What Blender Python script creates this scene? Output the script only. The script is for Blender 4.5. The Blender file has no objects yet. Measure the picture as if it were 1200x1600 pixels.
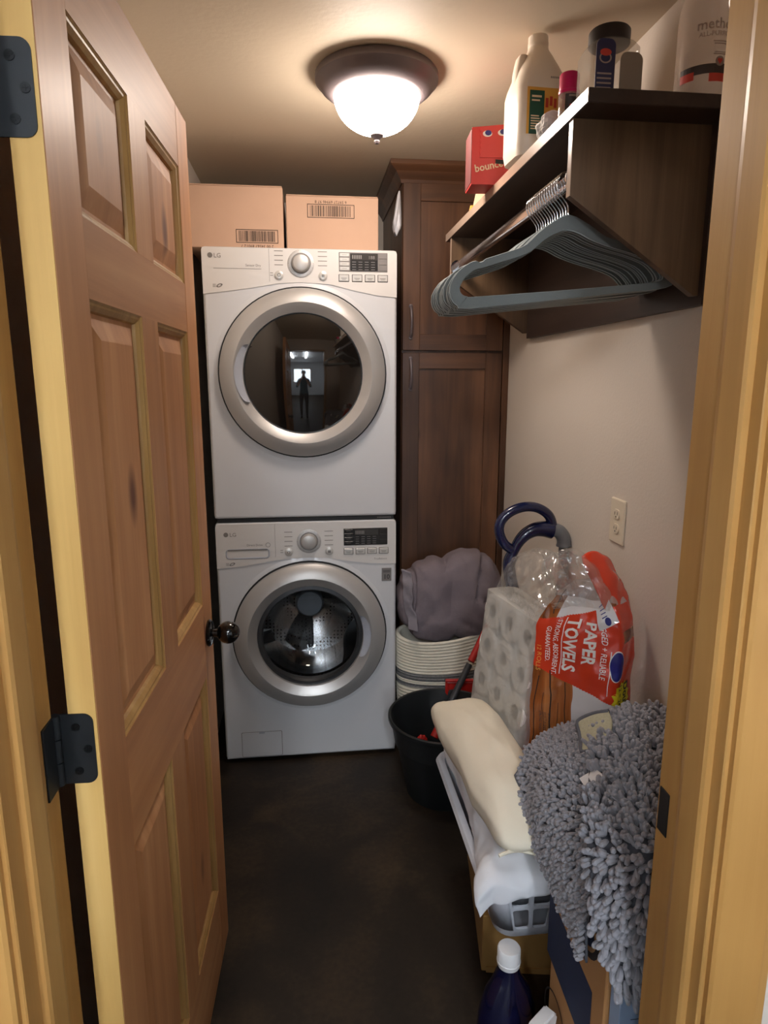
import bpy, bmesh, math, random
from mathutils import Vector, Matrix, noise
from math import sin, cos, pi, radians as R
random.seed(7)
SC = bpy.context.scene
COL = SC.collection
# ------------------------------------------------------------------ camera
cd = bpy.data.cameras.new('camera'); cam = bpy.data.objects.new('camera', cd); COL.objects.link(cam)
PIT, YAW = 0.1947, 0.1183
F_ = Vector((sin(YAW)*cos(PIT), cos(YAW)*cos(PIT), -sin(PIT)))
R_ = Vector((cos(YAW), -sin(YAW), 0)); U_ = R_.cross(F_)
M = Matrix((R_, U_, -F_)).transposed().to_4x4(); M.translation = (0, 0, 1.508)
cam.matrix_world = M
cd.sensor_fit = 'HORIZONTAL'; cd.sensor_width = 36; cd.lens = 1030*36/1200; cd.clip_start = 0.02
SC.camera = cam
# ------------------------------------------------------------------ world, light levels, exposure
W = bpy.data.worlds.new('world'); SC.world = W; W.use_nodes = True
W.node_tree.nodes['Background'].inputs[0].default_value = (0.75, 0.85, 1, 1)
W.node_tree.nodes['Background'].inputs[1].default_value = 0.5
DOME_STRENGTH = 46.0      # the ceiling fixture's shade
TUBE_STRENGTH = 170.0      # fluorescent tubes of the hall
WINDOW_SKY = 12.0          # daylight behind the hall window
SC.view_settings.view_transform = 'Standard'; SC.view_settings.look = 'None'
SC.view_settings.gamma = 1; SC.view_settings.use_curve_mapping = False
SC.view_settings.exposure = 0.30
try:
    SC.cycles.max_bounces = 10; SC.cycles.transparent_max_bounces = 16
    SC.cycles.caustics_reflective = False; SC.cycles.caustics_refractive = False
except Exception: pass

# ------------------------------------------------------------------ materials
def srgb(r, g, b):
    f = lambda c: (c/255/12.92) if c/255 <= .04045 else ((c/255+.055)/1.055)**2.4
    return (f(r), f(g), f(b), 1)
def mat(name):
    m = bpy.data.materials.new(name); m.use_nodes = True
    return m, m.node_tree.nodes, m.node_tree.links, m.node_tree.nodes['Principled BSDF']
def plain(name, c, rough=.5, metal=0, noise_amt=.06, scale=30, bump=0, bscale=200, ior=1.5, coat=0, sheen=0):
    m, n, l, p = mat(name)
    tc = n.new('ShaderNodeTexCoord'); nz = n.new('ShaderNodeTexNoise'); nz.inputs['Scale'].default_value = scale
    nz.inputs['Detail'].default_value = 4
    l.new(tc.outputs['Object'], nz.inputs['Vector'])
    mx = n.new('ShaderNodeMix'); mx.data_type = 'RGBA'
    c = srgb(*c)
    mx.inputs['A'].default_value = tuple(v*(1-noise_amt) for v in c[:3])+(1,)
    mx.inputs['B'].default_value = tuple(min(1, v*(1+noise_amt)) for v in c[:3])+(1,)
    l.new(nz.outputs['Fac'], mx.inputs['Factor']); l.new(mx.outputs['Result'], p.inputs['Base Color'])
    p.inputs['Roughness'].default_value = rough; p.inputs['Metallic'].default_value = metal; p.inputs['IOR'].default_value = ior
    p.inputs['Coat Weight'].default_value = coat
    if sheen: p.inputs['Sheen Weight'].default_value = sheen
    if bump:
        b = n.new('ShaderNodeTexNoise'); b.inputs['Scale'].default_value = bscale; b.inputs['Detail'].default_value = 3
        l.new(tc.outputs['Object'], b.inputs['Vector'])
        bp = n.new('ShaderNodeBump'); bp.inputs['Strength'].default_value = bump; bp.inputs['Distance'].default_value = .004
        l.new(b.outputs['Fac'], bp.inputs['Height']); l.new(bp.outputs['Normal'], p.inputs['Normal'])
    return m
def wood(name, dark, mid, light, axis='Z', fine=26, knots=0.0, rough=.4, blotch=.5, coat=.15, seed=0, vary=.09, spec=.35, knotc=(70, 40, 25)):
    m, n, l, p = mat(name)
    tc = n.new('ShaderNodeTexCoord'); mp = n.new('ShaderNodeMapping')
    s = [fine]*3; i = 'XYZ'.index(axis); s[i] = fine*.045
    mp.inputs['Scale'].default_value = s; mp.inputs['Location'].default_value = (seed*3.1, seed*1.7, seed*2.3)
    oi = n.new('ShaderNodeObjectInfo'); vm = n.new('ShaderNodeVectorMath'); vm.operation = 'MULTIPLY_ADD'
    l.new(oi.outputs['Random'], vm.inputs[0]); vm.inputs[1].default_value = (3.7, 2.9, 5.3); l.new(tc.outputs['Object'], vm.inputs[2])
    l.new(vm.outputs[0], mp.inputs['Vector'])
    a = n.new('ShaderNodeTexNoise'); a.inputs['Scale'].default_value = 1; a.inputs['Detail'].default_value = 6; a.inputs['Roughness'].default_value = .6
    a.inputs['Distortion'].default_value = .6
    l.new(mp.outputs['Vector'], a.inputs['Vector'])
    b = n.new('ShaderNodeTexNoise'); b.inputs['Scale'].default_value = 5; b.inputs['Detail'].default_value = 3
    mp2 = n.new('ShaderNodeMapping'); s2 = [1.0]*3; s2[i] = .35; mp2.inputs['Scale'].default_value = s2
    mp2.inputs['Location'].default_value = (seed*1.3, seed*.7, seed)
    l.new(vm.outputs[0], mp2.inputs['Vector']); l.new(mp2.outputs['Vector'], b.inputs['Vector'])
    ad = n.new('ShaderNodeMix'); ad.data_type = 'FLOAT'; ad.inputs['Factor'].default_value = blotch
    l.new(a.outputs['Fac'], ad.inputs['A']); l.new(b.outputs['Fac'], ad.inputs['B'])
    cr = n.new('ShaderNodeValToRGB'); e = cr.color_ramp.elements
    e[0].position = .32; e[0].color = srgb(*dark); e[1].position = .68; e[1].color = srgb(*light)
    k = e.new(.5); k.color = srgb(*mid)
    l.new(ad.outputs['Result'], cr.inputs['Fac'])
    out = cr.outputs['Color']
    if knots:
        v = n.new('ShaderNodeTexVoronoi'); v.inputs['Scale'].default_value = 1
        mp3 = n.new('ShaderNodeMapping'); s3 = [5.2]*3; s3[i] = 2.4; s3[1] = .02; mp3.inputs['Scale'].default_value = s3
        mp3.inputs['Location'].default_value = (seed*2.1+.3, seed*.9+.2, seed*1.9)
        l.new(vm.outputs[0], mp3.inputs['Vector']); v.voronoi_dimensions = '3D'; l.new(mp3.outputs['Vector'], v.inputs['Vector'])
        r = n.new('ShaderNodeValToRGB'); q = r.color_ramp.elements
        q[0].position = knots*.45; q[0].color = (1, 1, 1, 1); q[1].position = knots; q[1].color = (0, 0, 0, 1)
        l.new(v.outputs['Distance'], r.inputs['Fac'])
        mx = n.new('ShaderNodeMix'); mx.data_type = 'RGBA'; mx.inputs['B'].default_value = srgb(*knotc)
        l.new(r.outputs['Color'], mx.inputs['Factor']); l.new(out, mx.inputs['A']); out = mx.outputs['Result']
    hv = n.new('ShaderNodeHueSaturation'); mr = n.new('ShaderNodeMapRange'); mr.inputs['To Min'].default_value = 1-vary; mr.inputs['To Max'].default_value = 1+vary
    l.new(oi.outputs['Random'], mr.inputs['Value']); l.new(mr.outputs[0], hv.inputs['Value']); l.new(out, hv.inputs['Color'])
    l.new(hv.outputs[0], p.inputs['Base Color']); p.inputs['Roughness'].default_value = rough
    p.inputs['Specular IOR Level'].default_value = spec; p.inputs['Coat Weight'].default_value = coat; p.inputs['Coat Roughness'].default_value = .25
    bp = n.new('ShaderNodeBump'); bp.inputs['Strength'].default_value = .12; bp.inputs['Distance'].default_value = .002
    l.new(a.outputs['Fac'], bp.inputs['Height']); l.new(bp.outputs['Normal'], p.inputs['Normal'])
    return m
def film(name, tint=(1, 1, 1), haze=.12, gloss=.14, rough=.12, bump=.5, bscale=14, hazec=(225, 222, 215)):
    m, n, l, p = mat(name); n.remove(p)
    out = n['Material Output']
    tr = n.new('ShaderNodeBsdfTransparent'); tr.inputs[0].default_value = tint+(1,)
    df = n.new('ShaderNodeBsdfDiffuse'); df.inputs[0].default_value = srgb(*hazec)
    gl = n.new('ShaderNodeBsdfGlossy'); gl.inputs['Roughness'].default_value = rough
    m1 = n.new('ShaderNodeMixShader'); m1.inputs[0].default_value = haze
    m2 = n.new('ShaderNodeMixShader'); m2.inputs[0].default_value = gloss
    l.new(tr.outputs[0], m1.inputs[1]); l.new(df.outputs[0], m1.inputs[2])
    l.new(m1.outputs[0], m2.inputs[1]); l.new(gl.outputs[0], m2.inputs[2]); l.new(m2.outputs[0], out.inputs[0])
    tc = n.new('ShaderNodeTexCoord'); b = n.new('ShaderNodeTexNoise'); b.inputs['Scale'].default_value = bscale
    b.inputs['Detail'].default_value = 2; b.inputs['Distortion'].default_value = 1.2
    l.new(tc.outputs['Object'], b.inputs['Vector'])
    bp = n.new('ShaderNodeBump'); bp.inputs['Strength'].default_value = bump; bp.inputs['Distance'].default_value = .02
    l.new(b.outputs['Fac'], bp.inputs['Height'])
    l.new(bp.outputs['Normal'], gl.inputs['Normal']); l.new(bp.outputs['Normal'], df.inputs['Normal'])
    return m
def emit(name, c, s):
    m, n, l, p = mat(name)
    p.inputs['Base Color'].default_value = c+(1,); p.inputs['Emission Color'].default_value = c+(1,)
    p.inputs['Emission Strength'].default_value = s
    return m

M_ = {}
M_['wall'] = plain('wall_paint', (212, 202, 190), .85, bump=.15, bscale=120, noise_amt=.02, scale=4)
M_['ceil'] = plain('ceiling_paint', (212, 197, 174), .6, bump=.16, bscale=60, noise_amt=.02, scale=4)
M_['hallwall'] = plain('hall_paint', (222, 224, 226), .8)
DOORC = ((154, 102, 62), (178, 124, 80), (198, 146, 98))
M_['door_v'] = wood('pine_door_upright', *DOORC, 'Z', 24, .13, .5, seed=1, coat=.06, knotc=(110, 68, 44))
M_['door_h'] = wood('pine_door_cross', *DOORC, 'X', 24, .13, .5, seed=3, coat=.06, knotc=(110, 68, 44))
M_['door_p'] = wood('pine_door_panel', (154, 102, 62), (178, 124, 80), (198, 146, 100), 'Z', 30, .14, .56, seed=6, coat=.03, knotc=(104, 62, 42))
M_['door_m'] = wood('pine_door_moulding', (150, 112, 62), (174, 134, 78), (194, 156, 98), 'Z', 40, 0, .5, seed=7, coat=.06)
M_['door_e'] = wood('pine_door_edge_lit', (196, 154, 88), (212, 172, 102), (224, 188, 120), 'Z', 30, 0, .55, seed=5, coat=0)  # yellow pine, colour lightened for the hall light falling on the edge
M_['jamb'] = wood('pine_jamb', (168, 122, 66), (184, 138, 78), (198, 154, 92), 'Z', 26, .0, .45, seed=2, vary=.04)
M_['casing'] = wood('pine_casing', (172, 124, 66), (188, 140, 78), (202, 156, 92), 'Z', 18, .10, .45, seed=5, vary=.04, knotc=(118, 76, 38))
M_['cab_v'] = wood('alder_stain_upright', (44, 28, 19), (84, 56, 38), (120, 82, 56), 'Z', 20, .11, .42, seed=4, blotch=.62, knotc=(30, 18, 14))
M_['cab_h'] = wood('alder_stain_cross', (44, 28, 19), (84, 56, 38), (118, 80, 54), 'X', 20, 0, .42, seed=9, blotch=.62)
M_['shelf_y'] = wood('dark_stain_shelf', (34, 25, 21), (50, 37, 31), (66, 50, 42), 'Y', 26, 0, .45, seed=2)
M_['shelf_e'] = plain('shelf_edge_sheen', (176, 152, 132), .3, coat=.4, noise_amt=.1, scale=40)  # lamp sheen along the front edges is put into this lighter colour
M_['shelf_z'] = wood('dark_stain_end', (56, 40, 28), (90, 68, 48), (120, 94, 68), 'Z', 24, 0, .5, seed=8, knotc=(40, 28, 22))
M_['white'] = plain('appliance_enamel', (206, 207, 210), .28, noise_amt=.01, coat=.3)
M_['white2'] = plain('appliance_panel', (212, 209, 206), .32, noise_amt=.01, coat=.2)
M_['seam'] = plain('appliance_black', (20, 20, 22), .6)  # plain near-black for gasket, kit strip, strike plate and tear strip
M_['silver'] = plain('silver_ring', (186, 184, 182), .4, metal=.45, noise_amt=.02, scale=3)
M_['silver2'] = plain('satin_bevel', (186, 184, 182), .36, metal=.6, noise_amt=.02)
M_['silver_dark'] = plain('graphite_bevel', (70, 71, 73), .35, metal=.6)
M_['smoke'] = plain('smoked_glass', (20, 17, 15), .04, noise_amt=.02, ior=1.75)
M_['steel'] = plain('drum_steel', (140, 141, 144), .25, metal=1, noise_amt=.04)
M_['print'] = plain('printed_grey', (120, 116, 112), .6)
M_['printd'] = plain('printed_dark', (52, 50, 50), .6)
M_['ledblack'] = plain('display_black', (30, 28, 28), .25)
M_['lcd'] = plain('display_lcd', (58, 56, 54), .2)
M_['btn'] = plain('button_silver', (196, 194, 190), .3, metal=.3)
M_['btn2'] = plain('button_grey', (120, 116, 114), .4)
M_['recess'] = plain('recess_grey', (168, 172, 182), .35)
M_['bronze'] = plain('oil_rubbed_bronze', (104, 94, 96), .42, metal=.25)
M_['knob'] = plain('black_knob', (12, 11, 11), .12, metal=.3, coat=.6)
M_['hinge'] = plain('hinge_bronze', (34, 37, 40), .5, metal=.4)
M_['screw'] = plain('screw_dark', (26, 28, 30), .35, metal=.6)
M_['chrome'] = plain('chrome', (210, 210, 214), .12, metal=1, noise_amt=.01)
M_['velvet'] = plain('grey_velvet', (104, 109, 107), .9, noise_amt=.08, scale=300, sheen=.3)
M_['velvet_edge'] = plain('hanger_edge', (156, 166, 166), .7)
M_['card'] = plain('cardboard', (192, 158, 134), .85, noise_amt=.05, scale=12, bump=.05)
M_['card2'] = plain('tan_box_card', (150, 112, 58), .85, noise_amt=.06, scale=14)
M_['card3'] = plain('moving_box_card', (176, 128, 80), .85, noise_amt=.05, scale=10)
M_['tape'] = plain('packing_tape', (176, 122, 86), .35, noise_amt=.03)
M_['ink'] = plain('black_ink', (42, 30, 26), .8)
M_['navy'] = plain('navy_print', (30, 38, 66), .75, noise_amt=.15, scale=25)
M_['paleblue'] = plain('pale_blue_card', (150, 172, 202), .5)
M_['outlet'] = plain('outlet_plastic', (226, 214, 192), .35, noise_amt=.01)
M_['slot'] = plain('slot_dark', (50, 44, 40), .7)
M_['comf'] = plain('comforter_cotton', (116, 105, 110), .9, noise_amt=.05, scale=20, bump=.6, bscale=40)
M_['comf2'] = plain('comforter_lining', (138, 131, 138), .9, noise_amt=.2, scale=60)
M_['blackp'] = plain('black_tub', (26, 29, 31), .45)
M_['red'] = plain('red_plastic', (176, 34, 28), .35)
M_['bluep'] = plain('blue_plastic', (18, 25, 62), .22, coat=.4)
M_['grip'] = plain('dark_grip', (44, 46, 50), .5)
M_['greyhose'] = plain('grey_hose', (120, 122, 126), .45)
M_['cream'] = plain('cream_cotton', (232, 224, 204), .9, noise_amt=.03, scale=8, bump=.35, bscale=22)
M_['sheet'] = plain('white_cotton', (226, 228, 234), .9, noise_amt=.02, scale=8, bump=.4, bscale=18)
M_['bask'] = plain('white_basket_plastic', (214, 218, 228), .4)
M_['tissue'] = plain('tissue_paper', (232, 230, 226), .95, noise_amt=.02, bump=.2, bscale=150)
M_['core'] = plain('cardboard_core', (130, 120, 112), .9)
M_['film'] = film('clear_film', haze=.16, gloss=.16, rough=.16, bump=.3)
M_['film2'] = film('frosted_film', haze=.48, gloss=.09, rough=.22, hazec=(214, 212, 206))
M_['packred'] = plain('pack_red', (214, 62, 34), .22, noise_amt=.06, scale=18, bump=.5, bscale=16, coat=.5)
M_['packwhite'] = plain('pack_white', (226, 222, 222), .25, noise_amt=.03, bump=.5, bscale=16, coat=.5)
M_['packwood'] = wood('pack_wood_print', (56, 26, 10), (150, 84, 40), (196, 126, 70), 'Z', 34, 0, .15, seed=3, coat=.5)
M_['txtwhite'] = plain('lettering_white', (244, 238, 232), .4)
M_['txtblue'] = plain('print_blue', (32, 34, 120), .4)
M_['yellow'] = plain('print_yellow', (232, 214, 40), .4)
M_['green'] = plain('print_green', (26, 78, 60), .5)
M_['greentxt'] = plain('print_green_text', (60, 150, 120), .5)
M_['rope'] = plain('cotton_rope', (226, 220, 204), .9, noise_amt=.05, scale=120, bump=.3, bscale=300)
M_['ropeg'] = plain('grey_rope', (112, 112, 112), .9, noise_amt=.55, scale=130)
M_['chen'] = plain('grey_chenille', (148, 148, 155), .95, noise_amt=.10, scale=14, sheen=.2)
M_['chenback'] = plain('mat_backing', (92, 94, 102), .9, noise_amt=.1)
M_['latex'] = plain('mat_latex', (176, 172, 146), .8, noise_amt=.2, scale=160, bump=.3, bscale=200)
M_['navyb'] = plain('navy_bottle', (14, 15, 44), .16, coat=.4, noise_amt=.03)
M_['capw'] = plain('white_cap', (230, 230, 232), .35)
M_['label'] = plain('bottle_label', (88, 52, 70), .4, noise_amt=.5, scale=40)
M_['jug'] = plain('jug_plastic', (232, 220, 204), .35, noise_amt=.01)
M_['orange'] = plain('label_orange', (226, 168, 70), .45, noise_amt=.1)
M_['pink'] = plain('pink_cap', (206, 24, 92), .3)
M_['clear'] = film('clear_plastic', tint=(.94, .92, .90), haze=.24, gloss=.10, rough=.06, bump=.12, bscale=8)
M_['clear2'] = film('clear_bottle', tint=(.93, .90, .88), haze=.34, gloss=.08, rough=.1, bump=.1, bscale=8, hazec=(226, 206, 190))
M_['blackcap'] = plain('black_lid', (34, 26, 26), .4)
M_['jarlabel'] = plain('jar_label_navy', (36, 36, 70), .4, noise_amt=.12, scale=25)
M_['greylabel'] = plain('jar_label_grey', (140, 126, 112), .5)
M_['bouncer'] = plain('red_carton', (206, 58, 52), .5, noise_amt=.04)
M_['darkred'] = plain('dark_red_carton', (84, 30, 28), .6)
M_['redlabel'] = plain('label_red', (196, 60, 44), .45)
M_['blacklabel'] = plain('label_black', (60, 48, 44), .45)
M_['greytext'] = plain('label_grey_text', (150, 132, 120), .5)
M_['papercream'] = plain('cream_paper', (232, 206, 170), .8)
M_['dome'] = emit('lit_glass_shade', (1, .86, .75), DOME_STRENGTH)
M_['tube'] = emit('lit_tube', (.90, .95, 1), TUBE_STRENGTH)
M_['winsky'] = emit('window_daylight', (.80, .90, 1), WINDOW_SKY)
M_['shirt'] = plain('teal_shirt', (70, 110, 130), .9)
M_['skin'] = plain('skin', (190, 140, 115), .6)
M_['jeans'] = plain('dark_jeans', (44, 50, 62), .9)
M_['hair'] = plain('brown_hair', (70, 48, 34), .7)
# floor: stained concrete
m, n, l, p = mat('stained_concrete'); M_['floor'] = m; p.inputs['Specular IOR Level'].default_value = .3
tc = n.new('ShaderNodeTexCoord'); a = n.new('ShaderNodeTexNoise'); a.inputs['Scale'].default_value = 3.2; a.inputs['Detail'].default_value = 8; a.inputs['Distortion'].default_value = .8
b = n.new('ShaderNodeTexNoise'); b.inputs['Scale'].default_value = 60; b.inputs['Detail'].default_value = 4
l.new(tc.outputs['Object'], a.inputs['Vector']); l.new(tc.outputs['Object'], b.inputs['Vector'])
mx = n.new('ShaderNodeMix'); mx.data_type = 'FLOAT'; mx.inputs['Factor'].default_value = .22
l.new(a.outputs['Fac'], mx.inputs['A']); l.new(b.outputs['Fac'], mx.inputs['B'])
cr = n.new('ShaderNodeValToRGB'); e = cr.color_ramp.elements
e[0].position = .34; e[0].color = srgb(22, 17, 12); e[1].position = .70; e[1].color = srgb(66, 52, 36)
e2 = e.new(.5); e2.color = srgb(36, 28, 20)
l.new(mx.outputs['Result'], cr.inputs['Fac']); l.new(cr.outputs['Color'], p.inputs['Base Color'])
p.inputs['Roughness'].default_value = .55
bp = n.new('ShaderNodeBump'); bp.inputs['Strength'].default_value = .15; bp.inputs['Distance'].default_value = .003
l.new(b.outputs['Fac'], bp.inputs['Height']); l.new(bp.outputs['Normal'], p.inputs['Normal'])

# ------------------------------------------------------------------ geometry helpers
def obj(name, bm, m, parent=None, smooth=False, kind=None, label=None):
    me = bpy.data.meshes.new(name)
    bmesh.ops.recalc_face_normals(bm, faces=bm.faces) if smooth != 'keep' else None
    bm.to_mesh(me); bm.free()
    ms = m if isinstance(m, (list, tuple)) else [m]
    for x in ms: me.materials.append(M_[x] if isinstance(x, str) else x)
    if smooth:
        me.polygons.foreach_set('use_smooth', [True]*len(me.polygons))
        me.update()
        try: me.set_sharp_from_angle(angle=R(42))
        except Exception: pass
    o = bpy.data.objects.new(name, me); COL.objects.link(o)
    if parent: o.parent = parent
    if kind: o['kind'] = kind
    if label: o['label'] = label
    return o
def thing(name, label, cat, loc=(0, 0, 0), rz=0, group=None):
    o = bpy.data.objects.new(name, None); COL.objects.link(o)
    o.location = loc; o.rotation_euler = (0, 0, rz); o.empty_display_size = .05
    o['label'] = label; o['category'] = cat
    if group: o['group'] = group
    return o
def tag(o, label, cat, group=None):
    o['label'] = label; o['category'] = cat
    if group: o['group'] = group
    return o
def struct(name, bm, m, parent=None, smooth=False):
    o = obj(name, bm, m, parent, smooth)
    if not parent: o['kind'] = 'structure'
    return o
def NB(): return bmesh.new()
def box(bm, x0, x1, y0, y1, z0, z1, bev=0, seg=2, mi=0):
    r = bmesh.ops.create_cube(bm, size=1)
    vs = r['verts']
    for v in vs: v.co = Vector(((x0+x1)/2+v.co.x*(x1-x0), (y0+y1)/2+v.co.y*(y1-y0), (z0+z1)/2+v.co.z*(z1-z0)))
    fs = list({f for v in vs for f in v.link_faces})
    for f in fs: f.material_index = mi
    if bev:
        es = list({e for v in vs for e in v.link_edges})
        rr = bmesh.ops.bevel(bm, geom=es, offset=bev, segments=seg, affect='EDGES', profile=.5)
        for f in rr['faces']: f.material_index = mi
    return bm
def B(*a, **k): return box(NB(), *a, **k)
def prism(bm, pts, axis, a0, a1, mi=0):
    """polygon pts (2-D) extruded along axis from a0 to a1."""
    def P(u, v, w):
        return {'X': (w, u, v), 'Y': (u, w, v), 'Z': (u, v, w)}[axis]
    A = [bm.verts.new(P(u, v, a0)) for u, v in pts]; C = [bm.verts.new(P(u, v, a1)) for u, v in pts]
    k = len(pts); fs = []
    fs.append(bm.faces.new(A)); fs.append(bm.faces.new(C[::-1]))
    for i in range(k): fs.append(bm.faces.new((A[i], C[i], C[(i+1) % k], A[(i+1) % k])))
    for f in fs: f.material_index = mi
    return bm
def loops(bm, ls, close=True, cap0=False, cap1=False, mi=0):
    """bridge a list of equal-length vertex loops."""
    V = [[bm.verts.new(p) for p in L] for L in ls]
    for A, C in zip(V, V[1:]):
        k = len(A)
        for i in range(k if close else k-1):
            j = (i+1) % k
            try:
                f = bm.faces.new((A[i], A[j], C[j], C[i])); f.material_index = mi
            except ValueError: pass
    for c, L in ((cap0, V[0]), (cap1, V[-1])):
        if c:
            f = bm.faces.new(L); f.material_index = mi
    return V
def circ(cx, cy, r, z, n=32, axis='Z', ry=None):
    ry = ry or r; L = []
    for i in range(n):
        t = 2*pi*i/n; u, v = cx+r*cos(t), cy+ry*sin(t)
        L.append({'Z': (u, v, z), 'Y': (u, z, v), 'X': (z, u, v)}[axis])
    return L
def lathe(bm, prof, cx=0, cy=0, n=32, axis='Z', cap0=True, cap1=True, mi=0, sy=1):
    loops(bm, [circ(cx, cy, max(r, 1e-4), z, n, axis, max(r, 1e-4)*sy) for r, z in prof], True, cap0, cap1, mi)
    return bm
def tube(bm, pts, r, n=10, closed=False, cap=True, sx=1.0, mi=0):
    """round tube along a path; r may be a list."""
    pts = [Vector(p) for p in pts]; k = len(pts); rs = r if isinstance(r, (list, tuple)) else [r]*k
    ls = []; up = None
    for i, p in enumerate(pts):
        if closed: d = pts[(i+1) % k]-pts[i-1]
        else: d = pts[min(i+1, k-1)]-pts[max(i-1, 0)]
        d.normalize()
        if up is None:
            up = Vector((0, 0, 1)) if abs(d.z) < .9 else Vector((0, 1, 0))
        s = d.cross(up); s.normalize(); up = s.cross(d); up.normalize()
        ls.append([p+(s*cos(2*pi*j/n)*sx+up*sin(2*pi*j/n))*rs[i] for j in range(n)])
    if closed: ls.append(ls[0])
    loops(bm, ls, True, cap and not closed, cap and not closed, mi)
    if closed: bmesh.ops.remove_doubles(bm, verts=bm.verts, dist=1e-6)
    return bm
def catmull(P, n):
    """smooth an open list of points."""
    P = [Vector(p) for p in P]; out = []
    for i in range(len(P)-1):
        a, b, c, d = P[max(i-1, 0)], P[i], P[i+1], P[min(i+2, len(P)-1)]
        for k in range(n):
            t = k/n
            out.append(.5*((2*b)+(c-a)*t+(2*a-5*b+4*c-d)*t*t+(3*b-a-3*c+d)*t**3))
    out.append(P[-1]); return out
def catgrid(G, n):
    rows = [catmull(r, n) for r in G]
    cols = list(zip(*rows)); sm = [catmull(c, n) for c in cols]
    return [list(r) for r in zip(*sm)]
def gridmesh(bm, G, mi=0):
    V = [[bm.verts.new(p) for p in r] for r in G]
    for A, C in zip(V, V[1:]):
        for i in range(len(A)-1):
            f = bm.faces.new((A[i], A[i+1], C[i+1], C[i])); f.material_index = mi
    return V
def rrect(x0, x1, y0, y1, r, n=5):
    P = []
    for cx, cy, a in ((x1-r, y1-r, 0), (x0+r, y1-r, 90), (x0+r, y0+r, 180), (x1-r, y0+r, 270)):
        for k in range(n+1):
            t = R(a+90*k/n); P.append((cx+r*cos(t), cy+r*sin(t)))
    return P
def superell(bm, c, r, e=.5, nu=28, nv=16, rot=None, fn=None, mi=0):
    """rounded block / pillow: superellipsoid, exponents e (lengthwise) ; fn(dir, p) may move points."""
    sg = lambda v, q: math.copysign(abs(v)**q, v)
    ls = []
    for j in range(nv+1):
        f = -pi/2+pi*j/nv; L = []
        for i in range(nu):
            t = 2*pi*i/nu
            q = Vector((r[0]*sg(cos(f), 1)*sg(cos(t), e), r[1]*sg(cos(f), 1)*sg(sin(t), e), r[2]*sg(sin(f), 1)))
            if fn: q = fn(q)
            if rot: q = rot @ q
            L.append(Vector(c)+q)
        ls.append(L)
    loops(bm, ls, True, False, False, mi)
    bmesh.ops.remove_doubles(bm, verts=bm.verts, dist=1e-5)
    return bm
_tc = {}
def text_bm(bm, s, size, Mx, align='LEFT', bold=0.0, mi=0, fmap=None):
    cu = bpy.data.curves.new('t', 'FONT'); cu.body = s; cu.size = size; cu.align_x = align; cu.offset = bold*size; cu.resolution_u = 2
    o = bpy.data.objects.new('t', cu); COL.objects.link(o)
    dg = bpy.context.evaluated_depsgraph_get(); me = bpy.data.meshes.new_from_object(o.evaluated_get(dg))
    vs = [bm.verts.new(fmap(v.co) if fmap else Mx @ v.co) for v in me.vertices]
    for p in me.polygons:
        try: f = bm.faces.new([vs[i] for i in p.vertices]); f.material_index = mi
        except ValueError: pass
    bpy.data.objects.remove(o); bpy.data.meshes.remove(me); bpy.data.curves.remove(cu)
    return bm
def fronttext(bm, s, size, x, y, z, align='LEFT', bold=0.0, mi=0):
    return text_bm(bm, s, size, Matrix.Translation((x, y, z)) @ Matrix.Rotation(pi/2, 4, 'X'), align, bold, mi)
def rect_y(bm, x0, x1, z0, z1, y, mi=0):
    f = bm.faces.new([bm.verts.new(q) for q in ((x0, y, z0), (x1, y, z0), (x1, y, z1), (x0, y, z1))]); f.material_index = mi
def fcopy(o, parent=None):
    c = o.copy(); COL.objects.link(c); c.parent = parent
    for ch in list(o.children): fcopy(ch, c)
    return c
def mods(o, *ms):
    for t, kw in ms:
        md = o.modifiers.new(t.lower(), t)
        for k, v in kw.items(): setattr(md, k, v)
    return o

# ================================================================== the setting
XL, XR, YB, YF, ZC = -.409, .826, 3.30, .785, 2.322
JL, JR, ZH = -.319, .478, 2.062
YH = .655                                     # hall-side wall face
struct('floor', B(-2.6, 2.2, -4.2, 3.5, -.06, 0), 'floor')
struct('ceiling', B(-.6, 1.0, YH+.02, 3.5, ZC, ZC+.06), 'ceil')
struct('wall_left', B(XL-.1, XL, YF, YB, 0, ZC), 'wall')
struct('wall_right', B(XR, XR+.1, YF, YB, 0, ZC), 'wall')
struct('wall_back', B(XL-.1, XR+.1, YB, YB+.1, 0, ZC), 'wall')
bm = NB(); box(bm, -2.6, JL-.02, YH, YF, 0, 2.5); box(bm, JR+.02, 2.2, YH, YF, 0, 2.5); box(bm, JL-.02, JR+.02, YH, YF, ZH+.02, 2.5)
struct('wall_front', bm, 'wall')
# hall behind the camera
struct('ceiling_hall', B(-2.6, 2.2, -4.2, YH, 2.5, 2.56), 'hallwall')
struct('wall_hall_left', B(-2.7, -2.6, -4.2, YH, 0, 2.5), 'hallwall')
struct('wall_hall_right', B(2.2, 2.3, -4.2, YH, 0, 2.5), 'hallwall')
bm = NB(); box(bm, -2.6, -.75, -4.3, -4.2, 0, 2.5); box(bm, .55, 2.2, -4.3, -4.2, 0, 2.5); box(bm, -.75, .55, -4.3, -4.2, 0, 1.0); box(bm, -.75, .55, -4.3, -4.2, 2.0, 2.5)
struct('wall_hall_back', bm, 'hallwall')
w = struct('window_1', B(-.75, .55, -4.29, -4.28, 1.0, 2.0), 'winsky')
bm = NB()
for a in ((-.78, .58, 1.98, 2.04), (-.78, .58, .96, 1.02), (-.78, -.72, 1.0, 2.0), (.52, .58, 1.0, 2.0), (-.13, -.07, 1.0, 2.0)): box(bm, a[0], a[1], -4.21, -4.18, a[2], a[3])
obj('window_frame', bm, 'casing', w)
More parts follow.
